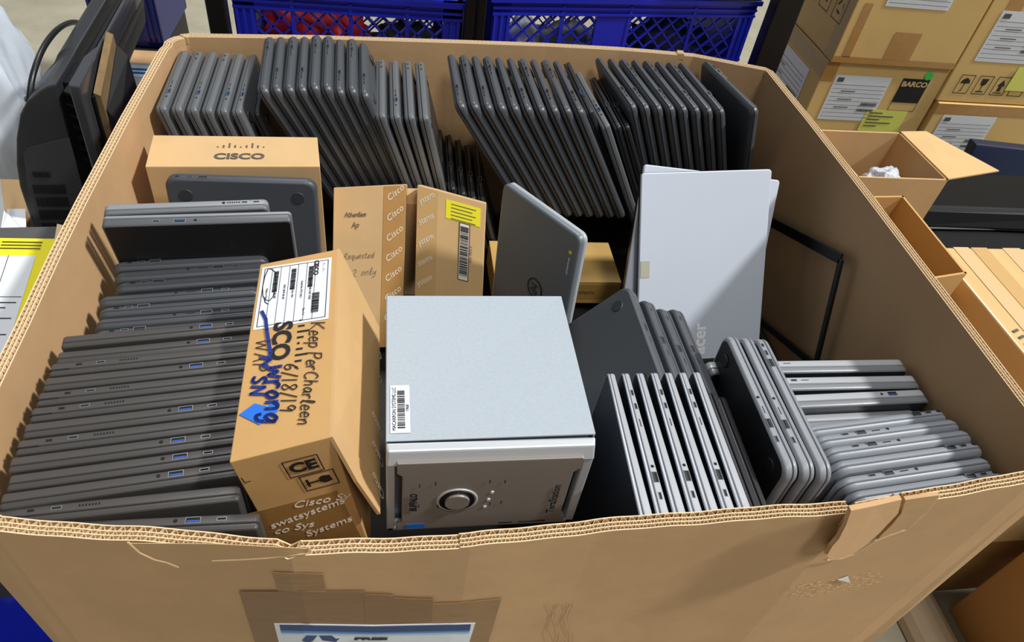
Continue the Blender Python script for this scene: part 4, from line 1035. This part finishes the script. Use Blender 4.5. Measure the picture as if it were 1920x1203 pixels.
part('screen', extr([(-.7185,.86),(-.726,.70),(-.739,.33),(-.735,.33),(-.722,.70),(-.7145,.86)], .33, .76, -.014), BLACK, tv)
# cable arching over the television
pts = [at(55,185,'y',.33), at(62,140,'y',.36), at(80,92,'y',.42), at(105,58,'y',.5), at(130,43,'y',.6), at(152,44,'y',.68), at(166,58,'y',.72)]
def crom(P, n=8):
    out = []
    for i in range(len(P)-1):
        p0, p1, p2, p3 = P[max(i-1, 0)], P[i], P[i+1], P[min(i+2, len(P)-1)]
        for k in range(n):
            t = k/n; out.append(.5*((2*p1)+(p2-p0)*t+(2*p0-5*p1+4*p2-p3)*t*t+(3*p1-p0-3*p2+p3)*t**3))
    return out+[P[-1]]
part('power_cable', MB().tube(crom([V((-.83,.34,.845))]+pts+[V((-.76,.74,.89))]), .0052, 10), BLACK, tv, True)
# folded corrugated sheet and board right of the television
mb = MB(); mb.hexa([(-.730,.335,.02),(-.720,.335,.02),(-.720,.50,.02),(-.730,.50,.02),(-.7165,.335,.865),(-.706,.335,.86),(-.706,.47,.91),(-.7165,.47,.915)])
solo('cardboard_sheet', mb, mat('corrugated_edge', '#75603f', .9, var=.2, scale=60), 'folded corrugated board edge between television and black panel', 'cardboard')
mb = MB(); mb.hexa([(-.712,.34,.02),(-.690,.34,.02),(-.690,.50,.02),(-.712,.50,.02),(-.7045,.34,.83),(-.690,.34,.80),(-.690,.47,.87),(-.7045,.47,.89)])
solo('black_board', mb, mat('matt_black', '#0e0e10', .6), 'matt black board standing just left of the big box', 'board')
# grey carton with blue striped label beyond
t, b = carton('grey carton with a blue striped label, beyond the upper left corner of the big box', [(-1.19,1.08,.0),(-.93,1.08,.0),(-.93,1.66,.0),(-1.19,1.66,.0)], [(-1.19,1.08,.30),(-.93,1.08,.30),(-.93,1.66,.30),(-1.19,1.66,.30)], mat('grey_board', '#8c8d86', .5, var=.04), bevel=.004)
fc = Face((-1.19, 1.08, .30), (1,0,0), (0,1,0), 0)
lb = decal(fc, 'label', mat('pale_label', '#9ab2c8', .5), b, lambda m: fc.rect(m, .03, .39, .25, .47, .001)); decal(fc, 'label_stripe', NAVY, lb, lambda m: fc.rect(fc.rect(m, .04, .41, .24, .422, .002), .04, .435, .24, .447, .002))
decal(fc, 'tan_strip', KRAFT, b, lambda m: fc.rect(m, 0, .485, .26, .58, .001))
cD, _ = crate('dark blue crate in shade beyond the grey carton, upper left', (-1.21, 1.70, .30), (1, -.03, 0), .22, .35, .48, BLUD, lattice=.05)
solo('black_bin', MB().box((-1.21, 1.68, .0), (-.99, 2.05, .292)), mat('bin_black', '#131316', .6), 'black bin under the shaded dark blue crate', 'bin', bevel=.006)
# clear plastic bag
BAG = mat('clear_film', '#dbe6f2', .22, trans=.3, coat=.6, bump=.8, bscale=14)
blob('plastic_bag', 'big crumpled translucent bag hanging at the upper left edge', 'bag', (-1.12, .64, .48), (.165, .16, .58), BAG, .22, 6, sub=5, freq=2.4)
solo('cardboard_box', MB().box((-1.25,.24,.0), (-.90,.45,.60)), KBOX, 'tan carton between translucent bag and charcoal carton at the left edge', 'box', bevel=.004)
solo('paper_sheet', MB().plate([at(8,395,'z',.66), at(15,400,'z',.66), at(42,430,'z',.64), at(0,440,'z',.64), at(0,330,'z',.66)], (0,0,1), .001).plate([at(10,440,'z',.612),at(50,440,'z',.612),at(48,392,'z',.612),at(14,392,'z',.612)], (0,0,1), .001), WHITE, 'loose white papers on the tan carton at the left edge', 'paper')
# charcoal carton with yellow label
a1 = V((-.722, .069, .781)); a2 = V((-.688, -.30, .695)); wv = V((-.30, -.02, .0)); nb = V((0, -.24, .97)).normalized()
top4 = [a2+wv, a2, a1, a1+wv]; bt4 = [p+V((0, .03, -.45)) for p in top4]
t, b = carton('charcoal carton with a big yellow and white label, left of the big box', bt4, top4, mat('charcoal_board', '#4b4b4c', .7, var=.05), bevel=.003)
fc = Face(a2+wv, (1,0,0), a1-a2, 0); Wb = .30; Hb = (a1-a2).length
yl = decal(fc, 'yellow_label', YEL, b, lambda m: fc.rect(m, .02, .03, Wb-.024, Hb-.012))
wl = decal(fc, 'white_label', WHITE, b, lambda m: fc.rect(m, .03, .03, Wb-.048, Hb-.045, .0012))
def f(m):
    for k in range(16):
        if k in (4, 8, 9): continue
        v = Hb-.13-.009*k; fc.line(m, [(Wb-.13, v), (Wb-.055-.012*(k % 3), v)], .0016, .002)
    fc.line(m, [(Wb-.085, Hb-.045), (Wb-.085, Hb-.11)], .0008, .002); fc.line(m, [(.03, Hb-.12), (Wb-.05, Hb-.12)], .0008, .002)
    for k in range(3): fc.line(m, [(Wb-.10, Hb-.020-.006*k), (Wb-.045, Hb-.020-.006*k)], .0016, .002)
decal(fc, 'label_print', INK, wl, f)
part('torn_side', MB().hexa([a2+V((.001,0,-.44)), a2+V((.012,0,-.44)), a1+V((.012,0,-.44)), a1+V((.001,0,-.44)), a2+V((.001,0,.002)), a2+V((.012,0,.0)), a1+V((.012,.0,.0)), a1+V((.001,0,.004))]), LINER, t)
# blue crate low at the left front
cB, _ = crate('deep blue lattice crate low at the lower left corner', (-1.05, -.52, .0), (1, 0, 0), .36, .36, .36, BLU)
for r_ in [o for o in col.objects if o.get('first')]:
    for ch in list(r_.children_recursive): bpy.data.objects.remove(ch)
    bpy.data.objects.remove(r_)
